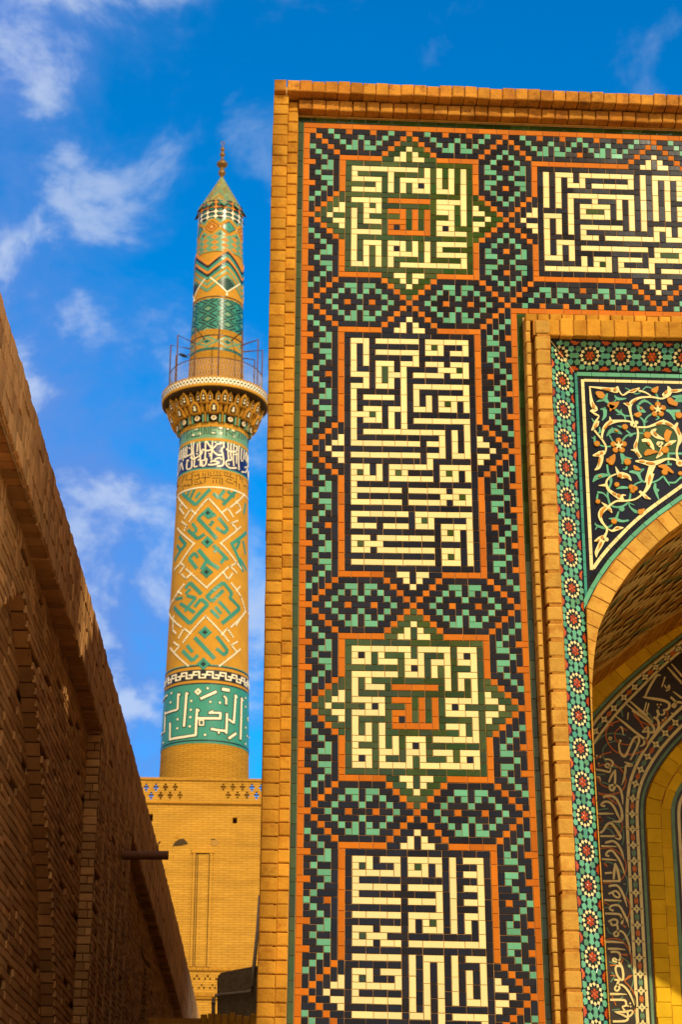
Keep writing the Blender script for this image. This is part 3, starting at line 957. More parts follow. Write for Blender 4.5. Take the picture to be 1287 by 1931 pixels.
mb = MB('turquoise'); strokes(mb, fs, fA, TQ_A, 'turquoise', .0018); strokes(mb, fs, fB, TQ_B, 'turquoise', .0046)
dots(mb, fs, fB, '990,225,22 555,450,36', 'turquoise', .0072); mb.build('turquoise_vine', spandrel)
mb = MB('green')
med = [(860,615),(940,615),(1020,595),(1100,570),(1160,590),(1225,630),(1250,700),(1235,790),(1225,860),(1150,910),(1050,925),(960,925),(900,905),(860,840),(865,720)]
mb.tile(fs, [fA(p) for p in med][::-1], 'green', h=.0011, bev=.001); mb.build('green_medallion', spandrel)
mb = MB('ivory'); strokes(mb, fs, fA, WH_A, 'ivory', .0082); strokes(mb, fs, fB, WH_B, 'ivory', .0108)
dots(mb, fs, fA, '800,580,24 838,562,20 822,592,22 1265,960,38 1060,770,26 1085,765,18 1070,790,18', 'ivory', .0134); dots(mb, fs, fB, '370,825,26 520,295,26', 'ivory', .0134)
mb.build('ivory_vine', spandrel)
def wide(d, lo, hi): return '\n'.join(l for l in d.strip().split('\n') if '|' in l and lo <= max(float(v) for v in l.split('|')[1].split()) < hi)
mb = MB('amber'); strokes(mb, fs, fA, wide(OR_A, 0, 39), 'amber', .0145, taper=True); strokes(mb, fs, fB, wide(OR_B, 0, 39), 'amber', .0145, taper=True)
dots(mb, fs, fA, '628,240,16 497,860,14 1265,960,17', 'amber', .0172); dots(mb, fs, fB, '533,52,28 520,295,22 318,800,18', 'amber', .0172)
mb.build('leaf_inlay', spandrel)
for f, d, dd in ((fA, OR_A, '1255,490,36 725,605,30 450,770,30 590,955,28 750,948,36 945,685,36 1120,830,38'), (fB, OR_B, '495,160,32 265,365,30 460,605,36 1075,10,40 1265,25,28')):
    for l in wide(d, 39, 999).split('\n'): mb = MB('amber'); strokes(mb, fs, f, l, 'amber', .0145); mb.build('blossom', spandrel)
    for q in dd.split(): mb = MB('amber'); dots(mb, fs, f, q, 'amber', .0172); mb.build('blossom', spandrel)
mb = MB('amber'); dots(mb, fs, fB, '670,190,34 715,205,34 685,235,30', 'amber', .0172); mb.build('blossom', spandrel)
for cx_, cy_ in ((1050, 432), (665, 787)):
    mb = MB('amber', 'ivory')
    for q in range(5):
        t = q*1.2566+1.57; mb.disc(fs, fA((cx_+54*math.cos(t), cy_-52*math.sin(t))), 29*fA.k, 'amber', .009+.0008*q, 12)
    c = fA((cx_, cy_))
    for q in range(5):
        t0 = 1.57+q*1.2566
        a = [(c[0], c[1]), (c[0]+20*fA.k*math.cos(t0-.63), c[1]+20*fA.k*math.sin(t0-.63)), (c[0]+54*fA.k*math.cos(t0), c[1]+54*fA.k*math.sin(t0)), (c[0]+20*fA.k*math.cos(t0+.63), c[1]+20*fA.k*math.sin(t0+.63))]
        mb.poly([fs(p[0], p[1], .0135) for p in a], 'ivory', .5)
    mb.build('flower', spandrel)


# ---- brick ring of the arch
def ring(mb, P, w, y, matn, pitch, h, h0=.0, gap=.004, jit=.004, xclip=None):
    P = resample(P, pitch)
    fr = lambda u, v, hh: (u, y-hh, v)
    nrm = []
    for i in range(len(P)):
        t = P[min(i+1, len(P)-1)]-P[max(i-1, 0)]; t = t/np.linalg.norm(t); nrm.append(np.array([-t[1], t[0]]))
    for i in range(len(P)-1):
        d = (P[i+1]-P[i]); l = np.linalg.norm(d)
        if l < .02: continue
        d = d/l; a, b = P[i]+d*gap*rnd(), P[i+1]-d*gap*rnd(); w2 = w+(rnd()-.5)*.012
        q = [tuple(a), tuple(b), tuple(b+nrm[i+1]*w2), tuple(a+nrm[i]*w2)]
        if xclip: q = [(min(max(p[0], xclip), 2*XC-xclip), p[1]) for p in q]
        if sum(q[k][0]*q[(k+1) % 4][1]-q[(k+1) % 4][0]*q[k][1] for k in range(4)) < 0: q = q[::-1]
        mb.tile(fr, q, matn, h=h, bev=.005, base=h0, jit=jit)
mb = MB('brick_pale', 'mortar')
XK = xs1+.003
ring(mb, A_s, RW-.012, YR, 'brick_pale', .112, .012, -.10, xclip=XK)
ring(mb, mirror(A_s)[::-1], RW-.012, YR, 'brick_pale', .112, .012, -.10, xclip=XK)
clipx = lambda P: [np.array([min(max(p[0], XK), 2*XC-XK), p[1]]) for p in P]
strip(mb, A_s, clipx(offset(A_s, RW-.004)), YR+.004, 'mortar'); mA = mirror(A_s); strip(mb, mA, clipx(offset(mA, -RW+.004)), YR+.004, 'mortar')
mb.build('brick_arch', portal)

# ---- vault: the arch carried back, patterned brick with glazed chevrons, then a plain brick rib
YV1, YV2 = 4.0, 4.8
mb = MB('vault_tan', 'vault_brown', 'vault_green', 'brick', 'mortar', 'brick_pale')
cs = .10
P = [p for p in resample(A_s, cs) if p[1] > 4.1]
for side in (0, 1):
    Q = P if not side else mirror(P)
    nd_ = int((YV1-YR-.30)/(cs*1.25))
    for i in range(len(Q)-1):
        a, b = Q[i], Q[i+1]; t = (b-a)/np.linalg.norm(b-a); ninw = np.array([t[1], -t[0]])*(1 if not side else -1)
        # front edge courses
        for j in range(2):
            y0, y1 = YR+.004+j*.145, YR+.141+j*.145; e = ninw*(.004*rnd()); 
            mb.poly([(a[0]+e[0], y0, a[1]+e[1]), (b[0]+e[0], y0, b[1]+e[1]), (b[0]+e[0], y1, b[1]+e[1]), (a[0]+e[0], y1, a[1]+e[1])], 'brick')
        for j in range(nd_):
            y0 = YR+.30+j*(YV1-YR-.30)/nd_; y1 = YR+.30+(j+1)*(YV1-YR-.30)/nd_
            ph = (i+abs((j % 12)-6)) % 6
            mt = 'vault_tan' if ph in (0, 1) or (ph == 3 and j % 2) else 'vault_brown'
            if ph == 4 and (j//6+i//5) % 2: mt = 'vault_green'
            e = ninw*((.012 if mt == 'vault_tan' else 0)+.004*rnd())
            mb.poly([(a[0]+e[0], y0+.004, a[1]+e[1]), (b[0]+e[0], y0+.004, b[1]+e[1]), (b[0]+e[0], y1-.004, b[1]+e[1]), (a[0]+e[0], y1-.004, a[1]+e[1])], mt)
    off = (lambda d: [p+np.array([0, 0]) for p in offset(Q, d if not side else -d)])
    back = off(.02)
    for i in range(len(back)-1):
        a, b = back[i], back[i+1]; mb.poly([(a[0], YR, a[1]), (b[0], YR, b[1]), (b[0], YV2, b[1]), (a[0], YV2, a[1])], 'mortar', .4)
    rib = off(-.035); rb = resample(rib, .10)
    strip(mb, off(.03), rib, YV1-.002, 'brick_pale')
    for a, b in zip(rb[:-1], rb[1:]):
        d = b-a; b2 = b-d*.12
        mb.poly([(a[0], YV1, a[1]), (b2[0], YV1, b2[1]), (b2[0], YV2, b2[1]), (a[0], YV2, a[1])], 'brick')
vault = mb.build('vault', portal)

MB.warp = None
# ---- back wall of the bay: brick arch, star border, inscription, inner brick arch
YB = YV2
fb = lambda u, v, h: (u, YB-h, v)
niche = MB('navy_old', 'brick_gold')
cB = lambda L_: [np.array([float(q[0]), float(q[2])]) for q in (U(a, b, YB) for a, b in L_)]
def extend(P, xc, k=.55):
    """carry a left half on to the axis"""
    (x0, z0_), (x1, z1) = P[-3], P[-1]; s = (z1-z0_)/(x1-x0); n = 8; Q = list(P)
    for i in range(1, n+1):
        t = i/n; Q.append(np.array([x1+(xc-x1)*t, Q[-1][1]+(xc-x1)/n*s*(1-k*t)]))
    return Q
def down(P): return [np.array([P[0][0]+(P[0][0]-P[1][0])*0, .3])]+P
lin_a = extend(cB([(1088, 1423), (1119, 1365), (1149, 1331), (1180, 1299), (1229, 1256), (1287, 1211)]), XC)
lin_b = extend(cB([(1100, 1432), (1124, 1396), (1150, 1362), (1176, 1331), (1211, 1296), (1246, 1260), (1287, 1226)]), XC)
lin_c = extend(cB([(1184, 1560), (1183, 1523), (1188, 1474), (1206, 1431), (1231, 1391), (1260, 1359), (1287, 1334)]), XC)
lin_d = extend(cB([(1203, 1560), (1202, 1523), (1205, 1493), (1216, 1461), (1238, 1424), (1265, 1391), (1287, 1369)]), XC)
lin_e = extend(cB([(1211, 1560), (1210, 1523), (1213, 1497), (1224, 1467), (1245, 1434), (1270, 1402), (1291, 1382)]), XC)
lin_f = extend(cB([(1262, 1560), (1262, 1530), (1266, 1512), (1275, 1490), (1287, 1470)]), XC)
# straight legs run down from the springing (true verticals)
legs = {}
def leg(P): return [np.array([P[0][0], .3])]+[np.array([P[0][0], z]) for z in np.arange(.8, P[0][1]-.1, .4)]+P
lin_c, lin_d, lin_e, lin_f = leg(lin_c), leg(lin_d), leg(lin_e), leg(lin_f)
niche.poly([(xj-.2, YB+.02, .2), (2*XC-xj+.2, YB+.02, .2), (2*XC-xj+.2, YB+.02, 8.6), (xj-.2, YB+.02, 8.6)], 'brick_gold', .5)
# dark ground between star border and inner arch
G1 = resample(lin_e, .12); G0 = [np.array([xj-.15, p[1]+.0]) for p in G1]
niche.poly([(xj-.15, YB, .2), (float(lin_e[0][0]), YB, .2), (float(lin_e[0][0]), YB, float(cB([(1140, 1560)])[0][1])), (xj-.15, YB, float(cB([(1140, 1560)])[0][1]))], 'navy_old')
la = resample(smooth_curve(lin_a, 2), .06); le = smooth_curve(lin_e[1:], 2)
topz = cB([(1140, 1560)])[0][1]
pa = [np.array([xj-.15, topz]), np.array([xj-.15, la[0][1]])]+list(la)
pe = [p for p in le if p[1] > topz-.02]
def bypar(P, n):
    P = [np.array(p) for p in P]; d = [0]
    for a, b in zip(P[:-1], P[1:]): d.append(d[-1]+np.linalg.norm(b-a))
    o = []
    for t in np.linspace(0, d[-1], n):
        i = max(0, min(len(P)-2, int(np.searchsorted(d, t))-1)); l = d[i+1]-d[i] or 1; o.append(P[i]+(P[i+1]-P[i])*((t-d[i])/l))
    return o
strip(niche, bypar(pa, 60), bypar(pe, 60), YB, 'navy_old')
niche_o = niche.build('niche_wall', portal)
mb = MB('ivory_old', 'jade_old', 'navy_old', 'orange_old')
def curve_line(mb, P, w, matn, h=.006, off=0.): 
    P = resample(smooth_curve(P, 2), .07); P = offset(P, off) if off else P
    for a, b in zip(P[:-1], P[1:]):
        d = (b-a)/np.linalg.norm(b-a); n_ = np.array([-d[1], d[0]])*w/2
        q = [tuple(a-n_), tuple(b-n_), tuple(b+n_), tuple(a+n_)]
        mb.poly([fb(p[0], p[1], h) for p in q], matn)
for Pc, w in ((lin_a, .026), (lin_b, .026), (lin_c, .03), (lin_d, .03)): curve_line(mb, Pc, w, 'ivory_old')
curve_line(mb, lin_a, .03, 'jade_old', .006, .05); curve_line(mb, lin_a, .012, 'navy_old', .008, .03)
curve_line(mb, lin_e, .026, 'jade_old', .007, -.005); curve_line(mb, lin_e, .014, 'navy_old', .009, -.026)
def starline(mb, P, Q, pitch, s):
    n = int(sum(np.linalg.norm(b-a) for a, b in zip(P[:-1], P[1:]))/pitch)
    p1, q1 = bypar(P, 2*n+1), bypar(Q, 2*n+1)
    for i in range(2*n+1):
        c = (p1[i]+q1[i])/2; t = p1[min(i+1, 2*n)]-p1[max(i-1, 0)]; t = t/np.linalg.norm(t); n_ = np.array([-t[1], t[0]])
        if i % 2 == 0:
            R_ = [s, s*.36]*4; pts = [c+(t*math.cos(k*math.pi/4)+n_*math.sin(k*math.pi/4))*R_[k % 2] for k in range(8)]
            for k in range(4): 
                a = [c, pts[(2*k-1) % 8], pts[2*k], pts[2*k+1]]; mb.poly([fb(p[0], p[1], .006) for p in a], 'ivory_old', .5)
            mb.disc(fb, tuple(c), s*.16, 'jade_old', .0075, 6)
        else:
            mt = 'orange_old' if (i//2) % 2 else 'jade_old'
            pts = [c+t*s*.62*math.cos(k*math.pi/4)+n_*s*.36*math.sin(k*math.pi/4) for k in range(8)]
            mb.poly([fb(p[0], p[1], .006) for p in pts], mt)
starline(mb, smooth_curve(lin_a, 2), smooth_curve(lin_b, 2), .158, .06)
starline(mb, smooth_curve(lin_c, 2), smooth_curve(lin_d, 2), .158, .062)
mb.build('star_border', niche_o)
mb = MB('brick_gold', 'mortar', 'jade_old', 'navy_old', 'ivory_old', 'orange_old')
up = resample(smooth_curve(lin_a, 2), .05)
ring(mb, offset(up, .075), .17, YB, 'brick_gold', .135, .05, 0, gap=.004)
strip(mb, offset(up, .07), offset(up, .26), YB-.03, 'mortar')
le_ = resample(smooth_curve(lin_e, 2), .05); lf_ = smooth_curve(lin_f, 2)
ins = offset(le_, -.045)
ring(mb, offset(le_, -.19), .145, YB, 'brick_gold', .14, .03, 0, gap=.004)
strip(mb, offset(le_, -.04), offset(le_, -.2), YB-.012, 'mortar')
ring(mb, offset(le_, -.295), .10, YB, 'brick_gold', .19, .012, 0, gap=.003)
strip(mb, offset(le_, -.19), offset(le_, -.30), YB-.004, 'mortar')
curve_line(mb, lin_e, .035, 'jade_old', .014, -.315); curve_line(mb, lin_e, .03, 'navy_old', .012, -.345)
curve_line(mb, lin_e, .03, 'ivory_old', .014, -.375)
inn = offset(le_, -.36); strip(mb, inn, [np.array([XC, p[1]]) for p in inn], YB-.006, 'navy_old')
# the inner mosaic shows only a few flowers at the picture's edge
for k in range(40):
    z = .6+k*.115; x = float(lin_e[0][0])+.43
    if z > lin_e[8][1]+.3: break
    for q in range(4):
        for (dx, dz, mt_) in ((0, 0, 'orange_old'), (.05, .03, 'jade_old'), (.05, -.03, 'jade_old'), (.02, .058, 'ivory_old')):
            t = [(x+q*.16+dx+.034*math.cos(a)*(1.1 if k % 2 else .8), z+dz+.026*math.sin(a)) for a in np.arange(6)*1.0472]
            mb.poly([fb(p[0], p[1], .010+.001*q) for p in t], mt_)
mb.build('inner_brick_arch', niche_o)
# ---- inscription on the back wall: ivory letters over orange and green scrolls
fD = crop(1100, 1340, 6.882, YB); fE = crop(1110, 1540, 7.271, YB); fF = crop(1110, 1731, 7.271, YB); fG = crop(1090, 1130, 6.533, YB)
L_D = """
430,75 560,180 680,280 800,370|10 30 32 32
640,0 780,90 880,170 925,230 915,280 870,285|30
720,0 850,100 912,162|28 26 8
770,280 840,215 850,260 850,330 820,375|12 28 30 30 26
770,280 852,270|22
800,388 790,440 738,467|28 30 10
915,90 960,110 985,160 980,220 940,290 913,332|32 30 30 28 20 8
970,-10 980,50 958,102|30
1050,-10 1060,40 1018,62|24
490,400 470,440 480,530 520,590 560,580 620,450 660,370 700,340 730,370 720,430 680,520 618,642|10 22 28 32 32 30 30 30 30 28 26 20
473,383 502,402|24
540,670 590,690 640,710 610,722 560,720 550,800 530,900 503,972|10 28 28 26 30 28 24 6
288,633 350,640 390,680 370,730 330,740 290,720 330,690 362,772|20 22 28 26 24 24 22 26
168,765 260,780 340,800 362,780|22 26 26 20
420,770 370,850 338,932|14 32 20
420,770 420,850 415,960 400,1030 360,1030 350,980 420,970 480,1010 510,1110 520,1217|20 30 30 28 28 28 28 28 28 8
263,1132 310,1110 400,1120 460,1190 500,1290 510,1390 480,1440 378,1440|28 32 30 30 32 36 32 10
290,1242 240,1230 270,1190 340,1190 400,1250 450,1350 482,1422|24 26 26 28 30 28 14
198,1340 300,1340 402,1340|26 26 10
288,1512 350,1460 412,1512|28
478,213 510,230 525,322|20 26 6
590,28 580,122|16
820,0 840,40 830,90|14
1148,33 1202,62|16
178,858 215,870 230,922|10 26 6"""
L_E = """
165,225 210,190 250,120 300,85 340,110 400,200 445,280 420,310 368,290|32 30 32 28 30 36 38 28 10
165,270 362,270|26
233,362 290,345 350,340 410,390 460,480 490,592|28 32 28 34 30 8
178,405 392,412|26 12
290,542 245,530 270,480 330,470 390,540 440,620 480,720 500,792|22 26 26 28 30 30 24 8
188,585 300,590 392,602|24 24 8
370,638 360,740 350,862|20 36 26
370,640 400,720 430,860 430,892|20 36 34 26
228,777 332,770|28 24
203,885 320,885 442,885|28
283,957 340,945 400,950 450,1010 500,1120 535,1242|28 30 30 32 30 6
280,1060 330,1040 380,1020 430,1070 420,1110 360,1090 338,1050|26
218,1145 330,1150 462,1155|26 26 10
350,1290 300,1270 310,1230 370,1215 430,1230 480,1310 542,1442|26 26 26 26 30 30 28
233,1330 380,1335 440,1350 470,1424|28"""
L_F = """
278,52 350,20 400,40 390,90 330,100 308,60|28
400,100 410,180 410,240 370,250 355,210 420,180 480,200 530,280 570,400 575,502|26 28 28 26 26 26 28 30 24 6
470,-4 470,60 448,82|30
530,-4 560,132|28 8
243,330 370,330 492,346|30 30 10
268,425 400,425 512,439|30 28 8
308,470 380,465 430,490 440,560 400,600 340,590 360,555 420,610 460,670 480,760 480,852|32 28 32 30 26 24 22 26 30 32 30
460,670 400,660 375,700 400,790 450,850 482,850|30 28 28 28 28 22
358,848 420,860 400,910 430,960 400,1000 365,980 390,930 460,920 530,980 590,1080 635,1202|22 32 28 28 26 24 24 26 30 28 6
298,1045 410,1045 532,1050|32 30 8
303,1125 460,1125 510,1140 520,1200 470,1220 502,1272|30 30 30 28 20 26
358,1288 430,1290 500,1290 600,1270 600,1320 540,1360 470,1330 378,1300|8 28 32 20 24 28 26 8
540,1288 545,1380 500,1415 338,1420|26 30 30 28"""
L_G = """
1025,942 980,940 920,1030 870,1120 828,1217|14 28 30 28 24
808,1208 920,1225 1060,1250 1130,1290 1120,1350 1058,1372|14 30 32 32 30 22
1108,838 1200,940 1290,1042|14 28 28
1158,798 1290,952|12 26
648,1258 760,1360 862,1440|14 28 28
608,1298 782,1440|12 26
1080,958 1040,1082|16
820,1382 850,1273|16
850,1392 880,1283|16
1073,1058 1100,1100 1130,1060 1130,1110 1088,1132|16
1148,1208 1210,1270 1200,1330 1170,1310 1230,1270 1290,1280|26
978,1378 1012,1432|26
1178,1138 1290,1222|10 26"""
SO_D = """
490,130 360,180 300,290 330,420 420,530 560,570 720,550 820,460 840,340|18
580,262 560,250 480,230 420,290 430,380 500,430 600,440 682,390|16
158,632 260,570 372,540|18
200,722 350,690 470,740 550,850 550,970 480,1060 330,1090 198,1070|18
178,868 240,960 332,1002|16
198,1078 320,1130 452,1222|16
660,40 720,120 830,180 950,185 1050,140 1100,60 1095,0|18
700,58 760,180 802,242|18
340,170 400,200|40 10
210,1370 240,1440|30"""
SO_E = """
460,60 470,140 430,230 370,272|16
168,440 300,430 400,480 480,560 520,650 510,780 448,872|16
210,640 240,660 270,690|10 34 8
208,912 322,910|14
520,1100 570,1200 570,1320 538,1402|16
218,1178 292,1212|14
150,30 200,60|24"""
SO_F = """
248,300 350,285 450,310 540,400 590,520 600,652|16
298,652 430,640 482,560|16
498,862 560,810 612,790|16 34 8
500,870 600,980 650,1100 650,1240 608,1322|16
308,790 402,800|14
328,1070 382,1202|14
470,90 520,130|10 30
450,500 540,510|10 34"""
SJ_D = """
148,442 230,350 340,300 450,300 562,322|18
598,350 700,430 715,560 680,660 598,702|16
440,390 320,430 260,520 290,650 400,730 542,740|16
178,830 292,830|16
238,930 340,960 400,1040 400,1150 358,1202|16
198,1290 332,1270|16
318,1380 450,1440 492,1512|14
840,20 900,100 900,200 840,360|14
500,-10 520,80|16"""
SJ_E = """
198,150 300,180 372,272|14
378,90 470,170 490,280 468,392|16
228,620 330,640 430,730 500,790 545,880 545,1000 518,1082|16
468,1150 398,1202|14
218,1250 332,1240|14
478,920 520,930|8 26"""
SJ_F = """
258,130 290,200 352,222|18
578,20 590,120 560,220 478,312|16
468,540 560,620 620,760 620,880 578,1002|16
288,600 402,642|14
308,880 360,800 318,740|18
328,1265 432,1250|16
638,1300 660,1400 660,1460|16
440,1110 480,1080|14"""
mb = MB('ivory_old')
for f, d in ((fD, L_D), (fE, L_E), (fF, L_F), (fG, L_G)): strokes(mb, fb, f, d, 'ivory_old', .010)
def sq(f, data, r):
    for q in data.split():
        x, y = (float(v) for v in q.split(',')); mb.disc(fb, f((x, y)), r*f.k, 'ivory_old', .0165, 4)
sq(fD, '180,590 225,605 205,690 1070,100 1040,125', 16); sq(fG, '985,1300 1025,1300 1000,1335', 14); sq(fF, '575,1175 545,1210 582,1217', 16)
for k in range(12):
    t = k*.5236; c = fD((355, 365)); mb.disc(fb, (c[0]+18*fD.k*math.cos(t), c[1]+18*fD.k*math.sin(t)), 9*fD.k, 'ivory_old', .012+.0011*(k % 6), 6)
mb.build('lettering', niche_o)
mb = MB('orange_old', 'jade_old')
for f, d in ((fD, SO_D), (fE, SO_E), (fF, SO_F)): strokes(mb, fb, f, d, 'orange_old', .0060)
for f, d in ((fD, SJ_D), (fE, SJ_E), (fF, SJ_F)): strokes(mb, fb, f, d, 'jade_old', .0030)
mb.disc(fb, fF((568, 660)), 34*fF.k, 'jade_old', .0115, 8); mb.disc(fb, fF((568, 660)), 12*fF.k, 'ivory_old', .0135, 8)
mb.build('scrollwork', niche_o)

# ---- the body of the gateway behind its face
XR = 2*XC-PX
mb = MB('side_brick', 'plain_brick', 'mortar')
BZ = TOPZ-.05
def prism(x0, x1, y0, y1, z0, z1):      # left face splayed a little, as the passage widens
    e = lambda y: x0+.0066*(y-.3)
    a, b, c, d = (e(y0), y0), (x1, y0), (x1, y1), (e(y1), y1)
    for p, q in ((a, b), (b, c), (c, d), (d, a)): mb.poly([(p[0], p[1], z0), (q[0], q[1], z0), (q[0], q[1], z1), (p[0], p[1], z1)], 'side_brick', .5)
    mb.poly([(p[0], p[1], z1) for p in (a, b, c, d)], 'side_brick', .5)
prism(PX+.012, xj-.16, .34, 34, 0, BZ); prism(PX+.012, xj-.2, .34, 34, BZ-.3, 11.05)
for y0_, y1_, zz_ in ((.5, .8, 11.22), (.8, 1.2, 11.45), (1.2, 1.8, 11.72), (1.8, 2.8, 12.1), (2.8, 34, 12.6)): prism(PX+.012, xj-.2, y0_, 34 if y1_ == 34 else y1_, 11.0, zz_)  # unseen raised steps, added behind the top edge to shade the left wall

mb.box(2*XC-xj+.16, XR-.02, .31, 34, 0, BZ, 'side_brick', .5)
mb.box(xj-.14, 2*XC-xj+.14, YV2+.05, 34, 0, BZ, 'side_brick', .5)  # behind the bay
zap = float(A_s[-1][1])
mb.box(xj-.15, 2*XC-xj+.15, .32, YV2+.04, zap+.25, BZ-.01, 'plain_brick', .5)
mb.box(xe+.02, XR-.02, .03, .30, zap+.6, BZ-.02, 'plain_brick', .5)
mb.box(2*XC-XI, XR-.03, .035, .305, 0, zap+.59, 'plain_brick', .5)
mb.box(PX+.03, XI, -.0+.02, .3, 0, zbot-.01, 'plain_brick', .5)
mb.box(PX-.01, XI+.35, -.17, .3, 0, 2.19, 'plain_brick', .5)
mb.box(PX+.012, x_i1, .06, .33, 0, TOPZ-.03, 'side_brick', .5)
mb.box(XI+.03, xs1+.01, .07, .33, 0, zs0+.3, 'side_brick', .5)
mb.box(x_o1, xe+.3, .065, .33, Z0+.06, TOPZ-.04, 'side_brick', .5)
mb.build('brick_body_and_shade_steps', portal)
# ------------------------------------------------------------------ minaret
YM_ = 58.
def axis_x(py): return U(386+(1465-py)*.0268, py, YM_)[0]
AX = float(np.mean([U(385.5, 1455, YM_)[0], U(403.5, 830, YM_)[0], U(411, 560, YM_)[0], U(419.5, 320, YM_)[0]]))
AC = (AX, YM_)
def zf(px, py, R): return float(U(px, py, YM_-R)[2])     # height of a point seen on the front of the shaft
def rad(xl, xr, py): return float(abs(U(xr, py, YM_)[0]-U(xl, py, YM_)[0])/2)
R0 = rad(300.5, 470, 1455); R1 = rad(341, 468.5, 815)
z_b = zf(386, 1455, R0); z_t = zf(404, 797, R1)
U0 = rad(355, 459.5, 690); U1 = rad(373.5, 459, 420)
minaret = thing('minaret', 'tall round minaret with teal and ochre tile bands, a railed balcony and a pointed roof', 'minaret', (AX, YM_, 0))
def RL(z): return R0+(R1-R0)*(z-z_b)/(z_t-z_b)
z_u0 = zf(407, 690, U0); z_u1 = zf(415, 420, U1)
def RU(z): return U0+(U1-U0)*(z-z_u0)/(z_u1-z_u0)
# angle 0 faces the camera, growing to the right
def cyl(Rf):
    def fr(u, v, h):
        r = Rf(v)+h; return (AX+r*math.sin(u), YM_-r*math.cos(u), v)
    return fr
crl, cru = cyl(RL), cyl(RU)
def cyl_hit(px, py, Rf, zg):
    d = ray(px, py)
    z = zg
    for _ in range(6):
        R = Rf(z); a = d[0]**2+d[1]**2; ox, oy = CAM[0]-AX, CAM[1]-YM_; b = 2*(ox*d[0]+oy*d[1]); c = ox*ox+oy*oy-R*R
        D = b*b-4*a*c
        if D < 0: t = -b/(2*a)
        else: t = (-b-math.sqrt(D))/(2*a)
        P = CAM+d*t; z = P[2]
    return math.atan2(P[0]-AX, -(P[1]-YM_)), z
def wrap_sheet(mb, cr, z0, z1, mt, h=0., n=72, tv=.5, nz=2):
    mb.sheet(cr, list(np.linspace(-math.pi, math.pi, n+1)), list(np.linspace(z0, z1, nz)), mt, h, tv)
zL = lambda cy, x0, y0, s, cx=640: zf(x0+cx/s, y0+cy/s, RL(20))
def zl(py): return zf(386+(1465-py)*.0268, py, .5*(R0+R1))
def zu(py): return zf(407+(690-py)*.03, py, .5*(U0+U1))
low = MB('m_brick', 'm_teal', 'm_ochre', 'm_black', 'm_white', 'm_green', 'm_navy')
zz0 = 8.
wrap_sheet(low, crl, zz0, zl(1403), 'm_brick', 0, nz=6)
zT0, zT1 = zl(1403), zl(1289); wrap_sheet(low, crl, zT0, zT1, 'm_teal', .012)
for zq, w in ((zl(1398), .05), (zl(1290), .05)): wrap_sheet(low, crl, zq-w/2, zq+w/2, 'm_black', .018)
wrap_sheet(low, crl, zT1, zl(1255), 'm_ochre', .006)
for zq in (zl(1282.5), zl(1265)): wrap_sheet(low, crl, zq-.022, zq+.022, 'm_black', .016)
wrap_sheet(low, crl, zl(1258), zl(1254), 'm_teal', .014); wrap_sheet(low, crl, zl(1257.2)-.012, zl(1257.2)+.03, 'm_black', .018)
wrap_sheet(low, crl, zl(1255), zl(917), 'm_ochre', 0, nz=4)
wrap_sheet(low, crl, zl(918), zl(915.5), 'm_white', .014)
wrap_sheet(low, crl, zl(915.5), zl(886), 'm_ochre', .008)
wrap_sheet(low, crl, zl(886), zl(882.5), 'm_ochre', .02); wrap_sheet(low, crl, zl(882.5), zl(879.5), 'm_teal', .012)
wrap_sheet(low, crl, zl(879.5), zl(831), 'm_navy', .008)
wrap_sheet(low, crl, zl(831), zl(828.5), 'm_teal', .012); wrap_sheet(low, crl, zl(828.5), zl(823), 'm_ochre', .02)
wrap_sheet(low, crl, zl(823), zl(801.5), 'm_green', .008); wrap_sheet(low, crl, zl(801.5), zl(793), 'm_ochre', .02)
shaft = low.build('shaft', minaret, smooth=False)
def mcrop(x0, y0, s, Rf, zg):
    def f(p):
        a, z = cyl_hit(x0+p[0]/s, y0+p[1]/s, Rf, zg); return (a, z)
    d = math.hypot(AX-CAM[0], YM_-CAM[1]); f.k = math.hypot(d, zg-1.6)/F_PX/s
    return f
SQ = lambda P, n=10: [(P[0][0]+(P[1][0]-P[0][0])*i/n, P[0][1]+(P[1][1]-P[0][1])*i/n) for i in range(n+1)]
def mfr(cr, Rm_):        # flat (arc length, height) frame so that stroke widths are true
    return lambda u, v, h: cr(u/Rm_, v, h)
def mstrokes(mb, cr, f, data, mt, h, Rm_, wmul=1., smooth=False, copies=(0,), edge=None, eh=0., ew=0.):
    for ln in data.strip().split('\n'):
        a, w = ln.split('|'); pts = [tuple(float(v) for v in q.split(',')) for q in a.split()]
        ws = [float(v) for v in w.split()]; ws = ws*len(pts) if len(ws) == 1 else ws
        P = [f(p) for p in pts]
        P2, W2 = [P[0]], [ws[0]]
        for i_ in range(len(P)-1):
            n_ = max(1, int(math.hypot((P[i_+1][0]-P[i_][0])*Rm_, P[i_+1][1]-P[i_][1])/.16))
            for q_ in range(1, n_+1): P2.append((P[i_][0]+(P[i_+1][0]-P[i_][0])*q_/n_, P[i_][1]+(P[i_+1][1]-P[i_][1])*q_/n_)); W2.append(ws[i_]+(ws[i_+1]-ws[i_])*q_/n_)
        if not smooth: P, ws = P2, W2
        for c in copies:
            Q = [(p[0]*Rm_+c*Rm_, p[1]) for p in P]
            mb.ribbon(mfr(cr, Rm_), Q, [v*f.k*wmul for v in ws], mt, h=h+(len(ln)*7 % 5)*.0022, smooth=smooth)
            if edge: 
                e = ew*f.k; Q2 = list(Q)
                d0 = np.array(Q[0])-np.array(Q[1]); d0 /= np.linalg.norm(d0); d1 = np.array(Q[-1])-np.array(Q[-2]); d1 /= np.linalg.norm(d1)
                Q2[0] = tuple(np.array(Q[0])+d0*e/2); Q2[-1] = tuple(np.array(Q[-1])+d1*e/2)
                mb.ribbon(mfr(cr, Rm_), Q2, [v*f.k*wmul+e for v in ws], edge, h=eh, smooth=smooth)
